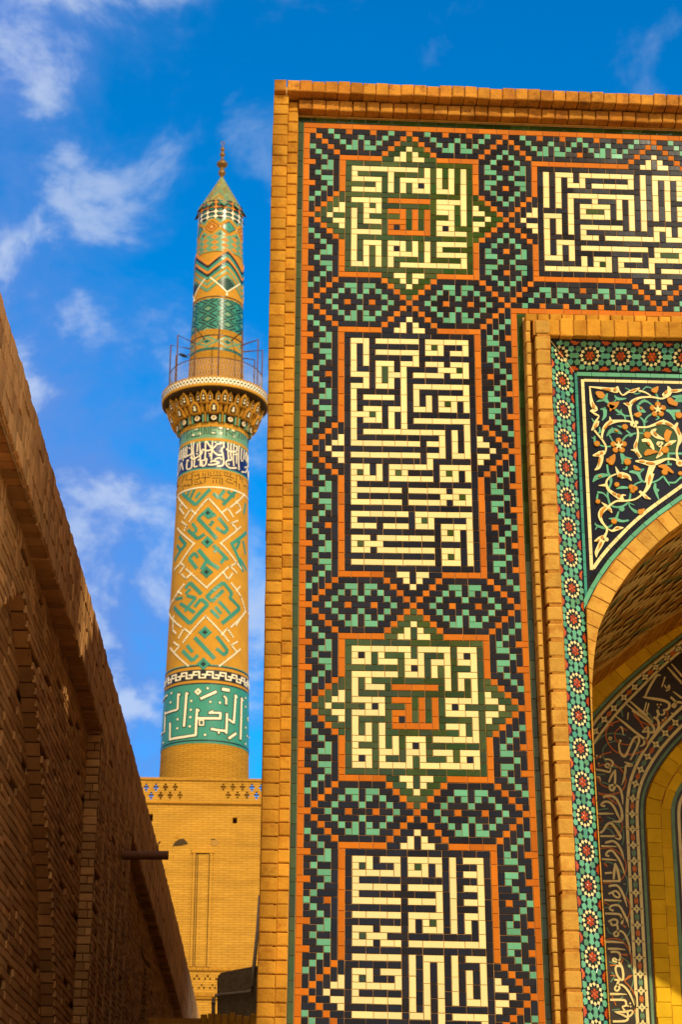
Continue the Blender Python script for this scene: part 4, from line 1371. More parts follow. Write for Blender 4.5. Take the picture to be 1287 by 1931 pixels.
Rm0 = RL(zl(1345)); fK = mcrop(300, 1260, 7.15, RL, zl(1345)); fDm = mcrop(280, 900, 4.828, RL, zl(1100))
fT = mcrop(325, 790, 8.303, RL, zl(850))
KUF = """
1105,400 1100,600 1090,965|30
1105,405 1128,445|30 20
1025,360 1015,540 1000,745|30
1025,365 1048,405|30 20
1000,742 930,690|28
910,610 905,800 900,885|30
900,850 800,840 698,822|30
790,865 812,865|44
515,550 505,700 495,912|30
515,560 545,580|30 20
500,905 340,930 148,965|30
150,970 155,850 155,738|26
518,680 660,680 820,682|30
820,692 825,598|30
828,607 668,605|28
690,605 722,575|26 20
375,330 360,550 340,792|30
375,340 402,352|28 20
265,345 255,562|28
265,350 292,365|28 20
248,565 90,620|26
90,588 80,860 28,902|22
558,416 660,370 772,318|34
845,285 945,302|42
868,378 900,410 900,492|28
930,952 1032,880|34
58,452 117,368|22
538,705 605,705|16
538,770 605,770|16
545,700 545,775|16
600,700 600,775|16"""
mbk = MB('m_white', 'm_black'); mstrokes(mbk, crl, fK, KUF, 'm_white', .034, Rm0, copies=(0, math.pi), edge='m_black', eh=.022, ew=22)
for q in '655,275 690,458 818,468 437,445 430,565 425,665 415,788 620,903 255,693 250,815 160,463 173,340 1160,405 1160,522 1160,803 1180,917 1160,1025 62,1010'.split():
    x, y = (float(v) for v in q.split(',')); a, z = fK((x, y))
    for c in (0, math.pi):
        mbk.disc(mfr(crl, Rm0), ((a+c)*Rm0, z), 25*fK.k, 'm_black', .022, 4); mbk.disc(mfr(crl, Rm0), ((a+c)*Rm0, z), 16*fK.k, 'm_white', .034, 8)
for (x, y, r) in ((525, 320, 54), (1192, 690, 34)):
    a, z = fK((x, y)); mbk.disc(mfr(crl, Rm0), (a*Rm0, z), (r+14)*fK.k, 'm_black', .022, 4); mbk.disc(mfr(crl, Rm0), (a*Rm0, z), r*fK.k, 'm_white', .034, 4); mbk.disc(mfr(crl, Rm0), (a*Rm0, z), r*.22*fK.k, 'm_black', .045, 4)
# running key pattern
zk0, zk1 = zl(1281.5), zl(1266); hk = zk1-zk0; Rk = RL((zk0+zk1)/2); nk = 20; pk_ = 2*math.pi*Rk/nk
wrap_sheet(mbk, crl, zk0, zk1, 'm_black', .012)
t_ = hk*.17
def kbar(u0, u1, v0, v1): mbk.rect(mfr(crl, Rk), u0, u1, zk0+v0*hk, zk0+v1*hk, 'm_white', h=.03, bev=.003, base=.0)
for i in range(nk):
    u = i*pk_-math.pi*Rk; q = pk_
    kbar(u, u+q*.56, .78, .96); kbar(u, u+q*.12, .40, .79); kbar(u+.0, u+q*.36, .40, .57)
    kbar(u+q*.44, u+q*.56, .05, .79) ; kbar(u+q*.44, u+q*1.0, .04, .21); kbar(u+q*.88, u+q*1.0, .2, .60); kbar(u+q*.66, u+q*.90, .43, .60)
mbk.build('kufic_band', shaft)
DW = """
545,190 375,402|16
430,332 385,293|16
385,293 333,372|16
545,190 722,397|16
670,322 720,283|16
720,283 767,357|16
872,158 748,272|16
800,223 842,290|16
842,290 798,327|16
835,453 658,602|16
658,600 800,780 842,832|16
800,472 753,420|16
753,420 807,398|16
800,780 743,812|16
743,812 797,867|16
273,183 352,282|16
310,233 283,275|16
283,275 322,332|16
268,468 417,607|16
417,605 290,790 243,842|16
330,482 352,440|16
352,440 308,408|16
290,780 332,810|16
332,810 288,867|16
348,838 530,1007|16
530,1005 722,823|16
395,880 343,922|16
343,922 308,888|16
680,868 722,932|16
722,932 762,880|16
322,978 240,1100 190,1227|16
190,1225 297,1362|16
270,1040 300,1060|16
755,968 840,1090 882,1227|16
880,1225 753,1362|16
800,1030 830,1000|16
830,1290 800,1345|16
230,1270 222,1390|16
222,1390 250,1420|16
520,1265 318,1502|16
385,1422 325,1378|16
325,1378 278,1462|16
520,1265 727,1492|16
670,1432 715,1378|16
715,1378 767,1452|16
203,1558 362,1717|16
832,1568 648,1717|16
800,1590 752,1530|16
752,1530 806,1500|16
240,1590 285,1540|16
285,1540 235,1505|16"""
DT = """
310,148 430,252|26
430,252 562,108|26
380,108 348,182|22
420,108 376,202|22
470,138 428,192|22
590,148 640,192|24
640,190 692,118|24
802,118 678,252|26
640,178 702,222|22
720,128 782,182|22
450,373 622,562|28
500,328 448,377|24
540,370 612,338|24
590,398 558,442|24
638,368 722,472|26
722,470 688,512|26
690,510 618,458|24
358,478 450,562|26
450,560 512,518|24
400,418 442,482|22
442,480 398,522|22
455,658 560,782 642,832|28
370,738 442,832|26
370,740 422,688|26
420,688 452,732|22
590,618 722,752|26
640,638 598,682|22
660,782 702,718|24
480,842 532,758|26
338,1012 380,958|26
380,958 482,1062|26
380,1018 338,1062|22
233,1182 380,1332|28
380,1332 542,1158|28
542,1160 478,1108|26
478,1110 420,1182|24
290,1148 422,1232|24
250,1112 312,1098|22
350,1078 432,1102|24
430,1100 330,1222|22
528,1092 590,1028|26
590,1030 682,958|26
680,958 762,1062|26
760,1060 738,1102|24
740,1098 832,1192|26
832,1190 668,1332|28
530,1088 582,1132|24
582,1130 682,1028|24
568,1208 642,1282|24
610,1178 662,1242|22
640,1128 742,1242|24
420,1458 602,1652|28
310,1578 402,1672|26
402,1670 452,1618|24
350,1528 402,1592|22
620,1448 722,1582|26
720,1580 688,1622|24
690,1620 618,1558|24
882,238 868,332|22
748,612 892,498|26
760,610 862,862|26
800,652 832,578|22
860,578 882,702|22
830,738 892,852|22
280,538 342,612|26
342,610 238,762|26
260,618 292,662|22"""
mbd = MB('m_white', 'm_black', 'm_teal'); Rmd = RL(zl(1100))
mstrokes(mbd, crl, fDm, DW, 'm_black', .006, Rmd, copies=(0, math.pi), wmul=1.15)
for ln in DW.strip().split('\n'):          # lines of white glazed brick ends on a dark ground
    p, q = [fDm(tuple(float(v) for v in t.split(','))) for t in ln.split('|')[0].split()[:2]] if len(ln.split('|')[0].split()) == 2 else (None, None)
    segs = [(p, q)] if p else [(fDm(tuple(float(v) for v in a_.split(','))), fDm(tuple(float(v) for v in b_.split(',')))) for a_, b_ in zip(ln.split('|')[0].split()[:-1], ln.split('|')[0].split()[1:])]
    for p, q in segs:
        l_ = math.hypot((q[0]-p[0])*Rmd, q[1]-p[1]); n_ = max(1, round(l_/.085))
        for i in range(n_+1):
            t = i/n_
            for c in (0, math.pi): mbd.disc(mfr(crl, Rmd), ((p[0]+(q[0]-p[0])*t+c)*Rmd, p[1]+(q[1]-p[1])*t), .048, 'm_white', .024, 4)
mstrokes(mbd, crl, fDm, DT, 'm_teal', .010, Rmd, copies=(0, math.pi), wmul=1.3)
for x, y in ((541, 325), (536, 590), (529, 863), (515, 1412), (500, 1700)):
    a, z = fDm((x, y))
    for c in (0, math.pi):
        u = (a+c)*Rmd; mbd.disc(mfr(crl, Rmd), (u, z), 62*fDm.k, 'm_teal', .028, 4)
        k = fDm.k
        mbd.rect(mfr(crl, Rmd), u-20*k, u+20*k, z-6*k, z+6*k, 'm_black', h=.036, base=.01); mbd.rect(mfr(crl, Rmd), u-6*k, u+6*k, z-22*k, z+22*k, 'm_black', h=.037, base=.01)
mbd.build('diamond_pattern', shaft)
# flowing inscription on dark blue
TH_ = """
240,640 230,780 300,770 310,650|16
340,360 330,500 350,640 345,750 400,740|16
400,380 390,520|16
430,360 440,560 440,740|16
190,610 290,560 342,520|18
290,600 330,630 430,580 470,520 438,500|20
520,350 520,500 510,640 468,650|18
530,350 600,440 650,520 720,570 792,560|22
630,345 620,480 610,642|18
468,480 560,500 640,460 700,400 760,390 770,370 738,380|20
540,620 520,720 470,740 468,700|20
558,720 640,720 730,690 640,660 598,682|22
698,740 760,740 800,700 790,560 770,480 800,440 800,360|20
660,640 740,610 772,642|18
870,370 870,540 880,642|18
915,380 910,560 920,640 850,660 840,720 900,770 1002,770|20
960,390 950,600 960,742|18
1000,520 1000,702|16
838,470 900,510 990,510 1010,440 978,430|20
1040,420 1030,600 1040,802|18
1080,460 1070,640 1102,660|16
1120,480 1110,642|16
1078,830 1150,830 1170,760 1128,760|18
1150,520 1140,640 1182,702|16
150,480 145,640|12
178,460 170,660|14
205,450 195,620|14
232,430 225,600|14
150,690 172,802|14
818,440 758,470|16
300,370 310,640|14
570,540 600,560 580,590|14
740,500 770,520|16
380,540 400,560|16
470,700 440,640 400,650|16
1020,560 960,560|14
660,360 690,380|18
260,450 285,470|16
250,650 262,655|20
870,700 890,720|20"""
mbt = MB('m_white'); mstrokes(mbt, crl, fT, TH_, 'm_white', .022, RL(zl(855)), wmul=1.15, smooth=True, copies=(0, 2.4, -2.4))
mbt.build('thuluth_inscription', shaft)
# square writing: dark lines on ochre, and dark lines with pale squares on green
OC = """
100,930 200,870 330,835|10
150,1000 190,900|10
230,880 220,960 300,950|10
310,850 310,1040|10
340,960 420,940|10
340,890 410,880 410,850|10
420,860 420,930 600,915|10
480,840 480,900|10
520,850 510,1000|10
560,830 570,900|10
600,830 600,890 780,890|10
650,830 650,860|10
700,830 700,860|10
740,840 745,870|10
620,930 770,930|10
640,960 640,1010|10
690,950 690,1010|10
740,950 740,1020|10
780,930 780,1030|10
820,830 820,890 960,930|10
860,840 860,880|10
910,850 900,900|10
830,960 880,1000 960,1020|10
850,940 930,960|10
1000,860 1000,1060|10
1030,880 1060,900 1060,960|10
960,980 1000,990|10
1040,1010 1050,1100|10
1090,920 1090,1000|10
1110,1040 1150,1060|10
150,1060 300,1040|10
170,1080 170,1120|10
200,1020 210,1060|10
250,1010 260,1060|10
340,1030 480,1010|10
350,990 400,985|10
440,970 450,1010|10"""
GB = """
230,180 230,320|12
250,190 300,165 420,140|12
420,140 430,180 340,200|12
300,200 310,290|12
260,300 270,230|12
300,285 410,270|12
420,220 420,270|12
460,110 460,250|12
500,110 500,245|12
520,110 540,240|12
560,105 570,240|12
600,105 600,240 700,240|12
620,140 700,140|12
720,105 790,110|12
720,160 790,165|12
720,105 720,165|12
790,110 790,250|12
620,200 680,205|12
840,130 840,265|12
840,135 900,150|12
900,150 890,190 840,185|12
930,150 990,180|12
990,180 980,230 930,205|12
880,210 990,290|12
940,250 940,290|12
1010,190 1060,210 1030,300|12
1080,220 1080,320|12
1110,240 1110,330|12
1140,250 1140,340|12
190,210 180,300|12"""
mbo = MB('m_black', 'm_white', 'm_dark'); mstrokes(mbo, crl, fT, OC, 'm_dark', .016, RL(zl(900)), copies=(0, 2.4, -2.4)); mstrokes(mbo, crl, fT, GB, 'm_black', .016, RL(zl(812)), copies=(0, 2.4, -2.4))
for x, y in ((375, 155), (325, 255), (430, 232), (645, 215), (760, 140), (765, 225), (865, 155), (955, 180), (968, 275)):
    a, z = fT((x, y)); R_ = RL(z); mbo.rect(mfr(crl, R_), a*R_-26*fT.k, a*R_+26*fT.k, z-15*fT.k, z+15*fT.k, 'm_white', h=.014, base=.0)
mbo.build('square_frieze', shaft)

# ---- balcony on stalactite corbels
RB = rad(306, 504, 748)
zr0, zr1 = zf(404, 727, RB), zf(404, 709, RB)
mb = MB('m_ochre', 'm_dark', 'm_white', 'm_black', 'm_teal')
zc0 = zl(795)
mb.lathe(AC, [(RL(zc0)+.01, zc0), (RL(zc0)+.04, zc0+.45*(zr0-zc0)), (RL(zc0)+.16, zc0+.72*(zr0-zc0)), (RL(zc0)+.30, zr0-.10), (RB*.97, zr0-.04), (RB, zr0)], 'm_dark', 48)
mb.lathe(AC, [(RB, zr0), (RB+.03, zr0+.02), (RB+.03, zr0+.12)], 'm_ochre', 64)
mb.lathe(AC, [(RB+.03, zr0+.12), (RB+.035, zr1-.06)], 'm_white', 64)
mb.lathe(AC, [(RB+.035, zr1-.06), (RB+.05, zr1), (RB-.1, zr1+.02), (.5, zr1+.02)], 'm_ochre', 64)
cb = cyl(lambda z: RB+.036)
for i in range(84):
    a = i*2*math.pi/84; u = a*RB; f_ = mfr(cb, RB); zm = (zr0+.12+zr1-.06)/2; hh = (zr1-zr0-.18)
    mb.disc(f_, (u, zm), hh*.22, 'm_black', .008, 4)
    mb.disc(f_, (u+math.pi*RB/84, zm+hh*.36), hh*.13, 'm_black', .008, 4); mb.disc(f_, (u+math.pi*RB/84, zm-hh*.36), hh*.13, 'm_black', .008, 4)
balcony = mb.build('balcony', minaret)
mb = MB('m_ochre', 'm_dark', 'm_white', 'm_teal', 'm_black')
def arch_cell(a0, r0, zb, w, h, lean, ochre='m_ochre', inner=True):
    """a niche hood: pointed outline leaning outwards"""
    def fr(u, v, hh):
        r = r0+lean*(v-zb)/h+hh; t = a0+u/r0; return (AX+r*math.sin(t), YM_-r*math.cos(t), v)
    o = [(-w/2, zb), (w/2, zb), (w/2, zb+h*.55), (w*.28, zb+h*.82), (0, zb+h), (-w*.28, zb+h*.82), (-w/2, zb+h*.55)]
    mb.tile(fr, o, ochre, h=.07, bev=.02, base=-.12)
    if inner:
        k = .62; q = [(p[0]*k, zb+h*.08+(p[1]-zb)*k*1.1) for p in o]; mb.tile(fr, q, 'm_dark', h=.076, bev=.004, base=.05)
        mb.disc(fr, (0, zb+h*.28), w*.16, 'm_white', .09, 8); mb.disc(fr, (0, zb+h*.48), w*.12, 'm_white', .09, 8)
    return fr
H = zr0-zc0
n = 14
RA, RC = RB*.84, RL(zc0)+.34*(RB-RL(zc0))
for i in range(n):
    a = (i+.5)*2*math.pi/n; w = 2*math.pi*RA/n
    # upper tier: a block of three hoods, hanging under the floor with dark gaps between the blocks
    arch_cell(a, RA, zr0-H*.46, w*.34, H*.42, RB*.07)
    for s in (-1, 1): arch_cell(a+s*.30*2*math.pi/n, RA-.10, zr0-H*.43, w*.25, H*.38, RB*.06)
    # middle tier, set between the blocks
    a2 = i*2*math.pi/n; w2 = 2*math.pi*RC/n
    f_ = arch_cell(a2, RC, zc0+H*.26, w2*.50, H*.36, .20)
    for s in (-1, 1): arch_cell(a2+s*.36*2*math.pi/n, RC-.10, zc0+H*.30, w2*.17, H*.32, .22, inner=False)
    r = RL(zc0)+.08; w = 2*math.pi*r/n
    fz = lambda u, v, h, a=a2, r=r: (AX+(r+.16*(v-zc0)/H+h)*math.sin(a+u/r), YM_-(r+.16*(v-zc0)/H+h)*math.cos(a+u/r), v)
    z = zc0+H*.14
    mb.disc(fz, (0, z), w*.19, 'm_black', .05, 8)
    for k in range(8): mb.disc(fz, (w*.12*math.cos(k*.785), z+w*.12*math.sin(k*.785)), w*.05, 'm_white', .07+.002*k, 6)
    mb.disc(fz, (0, z), w*.08, 'm_ochre', .092, 6)
    for s in (-1, 1): mb.rect(fz, s*w*.36-w*.05, s*w*.36+w*.05, zc0+.02, zc0+H*.26, 'm_green', h=.05, base=-.08)
    mb.rect(fz, w*.47, w*.53, zc0+.02, zc0+H*.34, 'm_ochre', h=.08, base=-.08)
    fq = lambda u, v, h, a=a2: (AX+(RB*.66+h+.5*(v-zc0-.5*H))*math.sin(a+u/RC), YM_-(RB*.66+h+.5*(v-zc0-.5*H))*math.cos(a+u/RC), v)
    for s in (-1, 1): mb.ribbon(fq, [(0, zr0-.44*H), (s*w2*.26, zr0-.20*H)], .06, 'm_teal', .05, smooth=False)
mb.build('stalactite_corbel', balcony)

# ---- upper shaft
mb = MB('m_brick', 'm_ochre', 'm_orange', 'm_teal', 'm_green', 'm_white', 'm_black', 'm_dark')
wrap_sheet(mb, cru, zr1, zu(661), 'm_brick', 0)
wrap_sheet(mb, cru, zu(632), zu(621), 'm_brick', .0); wrap_sheet(mb, cru, zu(562), zu(538), 'm_ochre', 0)
wrap_sheet(mb, cru, zu(559.5), zu(558), 'm_black', .02); wrap_sheet(mb, cru, zu(633.5), zu(632), 'm_black', .015)
NC_ = 112
def cells(zlo, zhi, nz, fn):
    """courses of glazed ends: one face per brick"""
    us = np.linspace(-math.pi, math.pi, NC_+1); vs = np.linspace(zlo, zhi, nz+1); b = len(mb.v)
    for v in vs:
        for u in us: mb.v.append(cru(u, v, 0))
    for j in range(nz):
        for i in range(NC_):
            k = b+j*(NC_+1)+i; mb.face([k, k+1, k+NC_+2, k+NC_+1], fn(i, j, nz))
def f_check(i, j, nz): return ('m_black' if (i+j) % 2 else 'm_green') if j < 4 else None
def f_band(i, j, nz):          # checks below, looped pattern above
    if j < 4: return 'm_black' if (i+j) % 2 else 'm_teal'
    p, q = i % 14-7, j-12
    d = abs(p)+abs(q)
    if d <= 1: return 'm_black'
    if d <= 3: return 'm_teal'
    if d in (6, 7, 8): return 'm_green'
    return 'm_ochre'
def f_loz(i, j, nz):
    p, q = (i % 14)-7, ((j+(7 if (i//14) % 2 else 0)) % 14)-7
    d = abs(p)+abs(q)
    if d == 0: return 'm_ochre'
    if d <= 2: return 'm_green'
    if d <= 3: return 'm_teal'
    if d in (4, 5): return 'm_black'
    if d in (8, 9): return 'm_black'
    return 'm_teal'
def f_dots(i, j, nz):
    p, q = (i % 8)-4, ((j+(4 if (i//8) % 2 else 0)) % 8)-4
    d = abs(p)+abs(q)
    return 'm_black' if d == 0 else ('m_orange' if d <= 2 else ('m_ochre' if d == 3 else 'm_green'))
def f_diam(i, j, nz):
    p = (i % 28)-14; q = j-nz//2; c = (i//14) % 2; pp = (i % 14)-7; d = abs(pp)+abs(q)
    if d == 0: return 'm_white' if c else 'm_black'
    if c:
        if d in (6, 3): return 'm_dark'
        if d < 6: return 'm_orange'
    else:
        if d == 6: return 'm_black'
        if d < 6: return 'm_teal'
    if abs(q) == 0 and abs(pp) >= 6: return 'm_white'
    dd = abs(abs(pp)-7)+abs(abs(q)-nz//2)
    if dd <= 1: return 'm_black'
    if dd <= 4: return 'm_green'
    return 'm_ochre'
def f_cross(i, j, nz):
    p, q = (i % 7)-3, ((j+(0)) % 7)-3
    row = j//7
    d = abs(p)+abs(q)
    col = ('m_white', 'm_white', 'm_orange', 'm_orange')[min(row, 3)]
    if d <= 3 and not (abs(p) == 2 and abs(q) == 1) and not (abs(p) == 1 and abs(q) == 2): return col
    alt = ((i+3)//7+row) % 2
    return 'm_black' if d <= 4 else ('m_teal' if alt else 'm_black')
cells(zu(661), zu(633.5), 20, f_band); cells(zu(621), zu(562), 42, f_loz)
cells(zu(471), zu(440), 24, f_dots); cells(zu(440), zu(409), 17, f_diam)
wrap_sheet(mb, cru, zu(538), zu(471), 'm_ochre', 0)
# chevrons between the plain zone and the dotted zone
zA, zBm = zu(551), zu(471); nx = 4
hz = zBm-zA
for k in range(nx*2):
    pass
Ru_ = RU(zA); per = 2*math.pi*Ru_/nx; mf = mfr(cru, Ru_)
a0_, _ = cyl_hit(350+770/9.9, 370+1795/9.9, RU, zA)
for k in range(nx):
    u = a0_*Ru_+k*per
    V = lambda du, dv: (u+du*per, zA+dv*hz)
    # lower triangles: white dotted border, checked field
    tri = [V(0, .05), V(.40, .34), V(0, .50), V(-.40, .34)]
    for i in range(-8, 8):
        x0, x1 = i*.05, (i+1)*.05; lo = lambda x: .05+abs(x)/.40*.29; hi = lambda x: .50-abs(x)/.40*.16
        mb.poly([mf(*V(x0, lo(x0)), .012), mf(*V(x1, lo(x1)), .012), mf(*V(x1, hi(x1)), .012), mf(*V(x0, hi(x0)), .012)], 'm_teal', .5)
    for s in (-1, 1): mb.ribbon(mf, SQ([V(0, .02), V(s*.44, .36)]), .055, 'm_white', .03, smooth=False)
    mb.ribbon(mf, [V(0, -.06), V(0, .0)], .08, 'm_white', .03, smooth=False)
    for i in range(-9, 10):
        for j in range(0, 12):
            x, y = i*.037+(.0185 if j % 2 else 0), .08+j*.026
            if abs(x)/.40+0 < min(1, (y-.05)/.29) and y < .36: mb.disc(mf, V(x, y), .034, 'm_black', .018, 4)
    for q, (c, w) in enumerate((('m_green', .12), ('m_ochre', .10), ('m_green', .10), ('m_ochre', .1), ('m_teal', .12), ('m_black', .10), ('m_orange', .12), ('m_teal', .12), ('m_black', .10), ('m_orange', .1))):
        t = .075*q
        for s in (-1, 1): mb.ribbon(mf, SQ([V(0, .42+t*.92), V(s*(.10+.4), .42+t*.92-.40*(.92 if 1 else 0))]), w*1.05, c, .018+.003*q, smooth=False)
wrap_sheet(mb, cru, zu(472.5), zu(470.8), 'm_green', .04)
mb.ribbon(mf, [(0, 0), (0.001, 0.001)], .0001, 'm_green', .001, smooth=False) if 0 else None
zc_ = zu(409)
upper = None
RE = rad(369.5, 463.5, 395); ze = zf(415, 387, RE)
# flared band of crosses under the roof
cf = cyl(lambda z: RU(zc_)+(RE*.90-RU(zc_))*min(1, max(0, (z-zc_)/(ze+.1-zc_))))
us = np.linspace(-math.pi, math.pi, NC_+1); vs = np.linspace(zc_, ze+.34, 29); b = len(mb.v)
for v in vs:
    for u_ in us: mb.v.append(cf(u_, v, 0))
for j in range(28):
    for i in range(NC_): k = b+j*(NC_+1)+i; mb.face([k, k+1, k+NC_+2, k+NC_+1], f_cross(i, j, 28))
mb.build('upper_shaft', minaret)

# ---- pleated pointed roof and finial
mb = MB('m_roof', 'm_green', 'm_ochre', 'm_teal', 'm_dark')
zap_ = float(U(419.2, 335, YM_)[2]); np_ = 10
def rp_(k, f): # ridge (even) and valley (odd) lines from eave to apex
    r = RE*(1.07 if k % 2 == 0 else .86)*(1-f)+.06*f
    ze_ = ze+(-.04 if k % 2 == 0 else .34); z = ze_+(zap_-ze_)*f; a = (k+.5)*math.pi/np_
    return (AX+r*math.sin(a), YM_-r*math.cos(a), z)
nl = 26
for k in range(2*np_):
    for j in range(nl):
        f0, f1 = j/nl, (j+1)/nl
        mt = 'm_teal' if j == 0 else ('m_roof' if j % 2 else ('m_green' if rnd() < .35 else 'm_ochre' if rnd() < .15 else 'm_roof'))
        mb.poly([rp_(k, f0), rp_(k+1, f0), rp_(k+1, f1), rp_(k, f1)], mt)
    mb.poly([rp_(k, 0), rp_(k+1, 0), (AX, YM_, ze+.35)][::-1], 'm_dark')
mb.build('roof', minaret)
mb = MB('brass')
prof = []
zpx = lambda py: float(U(419.5, py, YM_)[2]); kpm = depth_of((AX, YM_, zap_))/F_PX
for py, r in ((337, 3.4), (333, 3.0), (331, 5.2), (328.5, 6.7), (326, 6.9), (323, 6.4), (320.5, 4.4), (318.5, 3.2), (316.5, 4.2), (314, 8.6), (311, 10.8), (309, 10.6), (305.5, 7.6), (302.5, 4.2), (300, 2.3), (296.5, 2.1), (294.5, 4.0), (292.5, 5.2), (290, 4.8), (287.5, 2.6), (286, 1.8), (284.5, 3.4), (282, 4.4), (279.5, 3.6), (277.5, 1.4), (274.5, .9)):
    prof.append((r*kpm, zpx(py)))
mb.lathe(AC, prof, 'brass', 20)
zr_ = zpx(270.5); pts = [(AX+3.2*kpm*math.cos(t), YM_, zr_+3.6*kpm*math.sin(t)) for t in np.linspace(-1.2, 4.6, 18)]
mb.tube(pts, .9*kpm, 'brass', 6)
mb.build('finial', minaret, smooth=True)

# ---- guard rail round the balcony: twelve hoops and wire mesh
Ro = RB*.885
z_h = float(zf(399, 616, Ro))
zfl = zr1
mb = MB('rail_iron')
for k in range(12):
    a = math.radians(4+30*k); 
    P = lambda r, z: (AX+r*math.sin(a), YM_-r*math.cos(a), z)
    mb.tube([P(Ro, zfl), P(Ro, z_h), P(RU(z_h)-.02, z_h-.12)], .032, 'rail_iron', 6)
for zz_ in (zfl+.05, zfl+.95): mb.tube([(AX+Ro*math.sin(t), YM_-Ro*math.cos(t), zz_) for t in np.linspace(0, 2*math.pi, 73)], .02, 'rail_iron', 5, caps=False)
mb.build('guard_rail', balcony)
mb = MB('mesh_wire')
for i in range(100):
    for s in (-1, 1):
        t0 = i*2*math.pi/100; Pt = [(AX+Ro*math.sin(t0+s*q*.03), YM_-Ro*math.cos(t0+s*q*.03), zfl+.05+.9*q/4) for q in range(5)]
        mb.tube(Pt, .005, 'mesh_wire', 3, caps=False)
mb.build('wire_mesh', balcony)

# ---- a crow on the rail
bz = z_h-.03
B = None
def bird():
    P0 = np.array(U(346, 671, YM_-.2)); k = kpm
    root = Vector((float(P0[0]), YM_-.2, float(P0[2])))
    mb = MB('feather')
    # body axis from tail (lower right) to head (upper left)
    ax = [(9.0, -4.0, .6), (6.0, -2.4, 1.1), (3.4, -1.0, 2.2), (.4, .4, 3.0), (-2.4, 1.5, 2.9), (-4.6, 2.5, 2.2), (-5.8, 3.0, 1.9), (-7.0, 3.2, 1.6), (-7.9, 3.1, .7), (-9.6, 2.5, .15)]
    mb.tube([(root.x+x*k, root.y, root.z+z*k) for x, z, r in ax], [r*k for x, z, r in ax], 'feather', 10)
    for s in (-1, 1):
        mb.tube([(root.x+x*k, root.y+s*y*k, root.z+z*k) for x, y, z in ((-3, 2.2, 1.6), (0, 2.9, .6), (4, 2.0, -1.2), (7, .8, -3))], [.9*k, 1.3*k, 1.0*k, .2*k], 'feather', 8)
        mb.tube([(root.x+.6*k, root.y+s*.9*k, root.z-2.0*k), (root.x+.8*k, root.y+s*.9*k, root.z-4.6*k)], .25*k, 'feather', 5)
    o = mb.build('bird', None, smooth=True); tag(o, 'small black bird perched on the balcony rail of the minaret', 'bird')
    return root
br_ = bird()
# ------------------------------------------------------------------ brick building under the minaret
YW = 53.
def W_(px, py, y=YW): q = U(px, py, y); return float(q[0]), float(q[2])
bld = thing('brick_building', 'yellow brick building with a pierced parapet and a tall narrow panel, below the minaret', 'building', (W_(385, 1700)[0], YW, 0))
def plate(mb, u0, u1, v0, v1, holes, y, depth, mt, back='m_dark', backf=True):
    """front wall with rectangular openings, each with real sides"""
    us = sorted({u0, u1} | {min(max(h[i], u0), u1) for h in holes for i in (0, 1)}); vs = sorted({v0, v1} | {min(max(h[i], v0), v1) for h in holes for i in (2, 3)})
    inh = lambda u, v: any(h[0] < u < h[1] and h[2] < v < h[3] for h in holes)
    for j in range(len(vs)-1):
        i = 0
        while i < len(us)-1:
            vm = (vs[j]+vs[j+1])/2
            if inh((us[i]+us[i+1])/2, vm): i += 1; continue
            k = i
            while k < len(us)-1 and not inh((us[k]+us[k+1])/2, vm): k += 1
            mb.poly([(us[i], y, vs[j]), (us[k], y, vs[j]), (us[k], y, vs[j+1]), (us[i], y, vs[j+1])], mt, .5)
            if not backf: mb.poly([(us[i], y+depth, vs[j]), (us[i], y+depth, vs[j+1]), (us[k], y+depth, vs[j+1]), (us[k], y+depth, vs[j])], mt, .5)
            i = k
    for a, b, c, d in holes:
        a, b, c, d = max(a, u0), min(b, u1), max(c, v0), min(d, v1)
        mb.poly([(a, y, c), (b, y, c), (b, y+depth, c), (a, y+depth, c)], mt, .5); mb.poly([(a, y, d), (a, y+depth, d), (b, y+depth, d), (b, y, d)], mt, .5)
        mb.poly([(a, y, c), (a, y+depth, c), (a, y+depth, d), (a, y, d)], mt, .5); mb.poly([(b, y, c), (b, y, d), (b, y+depth, d), (b, y+depth, c)], mt, .5)
        if backf: mb.poly([(a, y+depth, c), (b, y+depth, c), (b, y+depth, d), (a, y+depth, d)], back, .5)
xl, xr_ = W_(180, 1500)[0], W_(620, 1500)[0]
zp0, zp1 = W_(385, 1513)[1], W_(385, 1470)[1]
crop_c = lambda x, y: W_(250+x/4.95, 1450+y/4.95, YW-.06)
holes = []
s_ = abs(crop_c(24, 0)[0]-crop_c(0, 0)[0]); h_ = abs(crop_c(0, 35)[1]-crop_c(0, 0)[1])
for x, y in [(127, 172), (217, 172), (307, 172), (398, 172), (848, 172), (937, 172), (1027, 172), (1115, 172), (1204, 172), (82, 248), (172, 248), (262, 248), (350, 248), (442, 248), (893, 248), (980, 248), (1068, 248), (1158, 248), (1248, 248)]:
    cx_, cz_ = crop_c(x, y)
    if rnd() < .0: continue
    holes += [(cx_-s_*.38, cx_+s_*.38, cz_-h_, cz_+h_), (cx_-s_, cx_+s_, cz_-h_*.34, cz_+h_*.34)]
mb = MB('far_brick', 'm_dark', 'mortar'); 
plate(mb, xl, xr_, zp0, W_(385, 1472, YW-.06)[1], holes, YW-.06, .22, 'far_brick', backf=False)
mb.box(xl, xr_, YW-.12, YW+.22, W_(385, 1472, YW-.06)[1], zp1+.03, 'far_brick', .5)
mb.box(xl, xr_, YW-.085, YW+.22, zp0-.06, zp0, 'm_ochre', .3)
mb.build('parapet', bld)
mb = MB('far_brick', 'm_dark', 'mortar')
r_ = lambda x0, x1, y0, y1: (W_(x0, 1600)[0], W_(x1, 1600)[0], W_(385, y1)[1], W_(385, y0)[1])
hw = [r_(437.5, 446, 1540.5, 1552), r_(279, 286, 1536, 1550), r_(381, 386.5, 1722, 1729)]
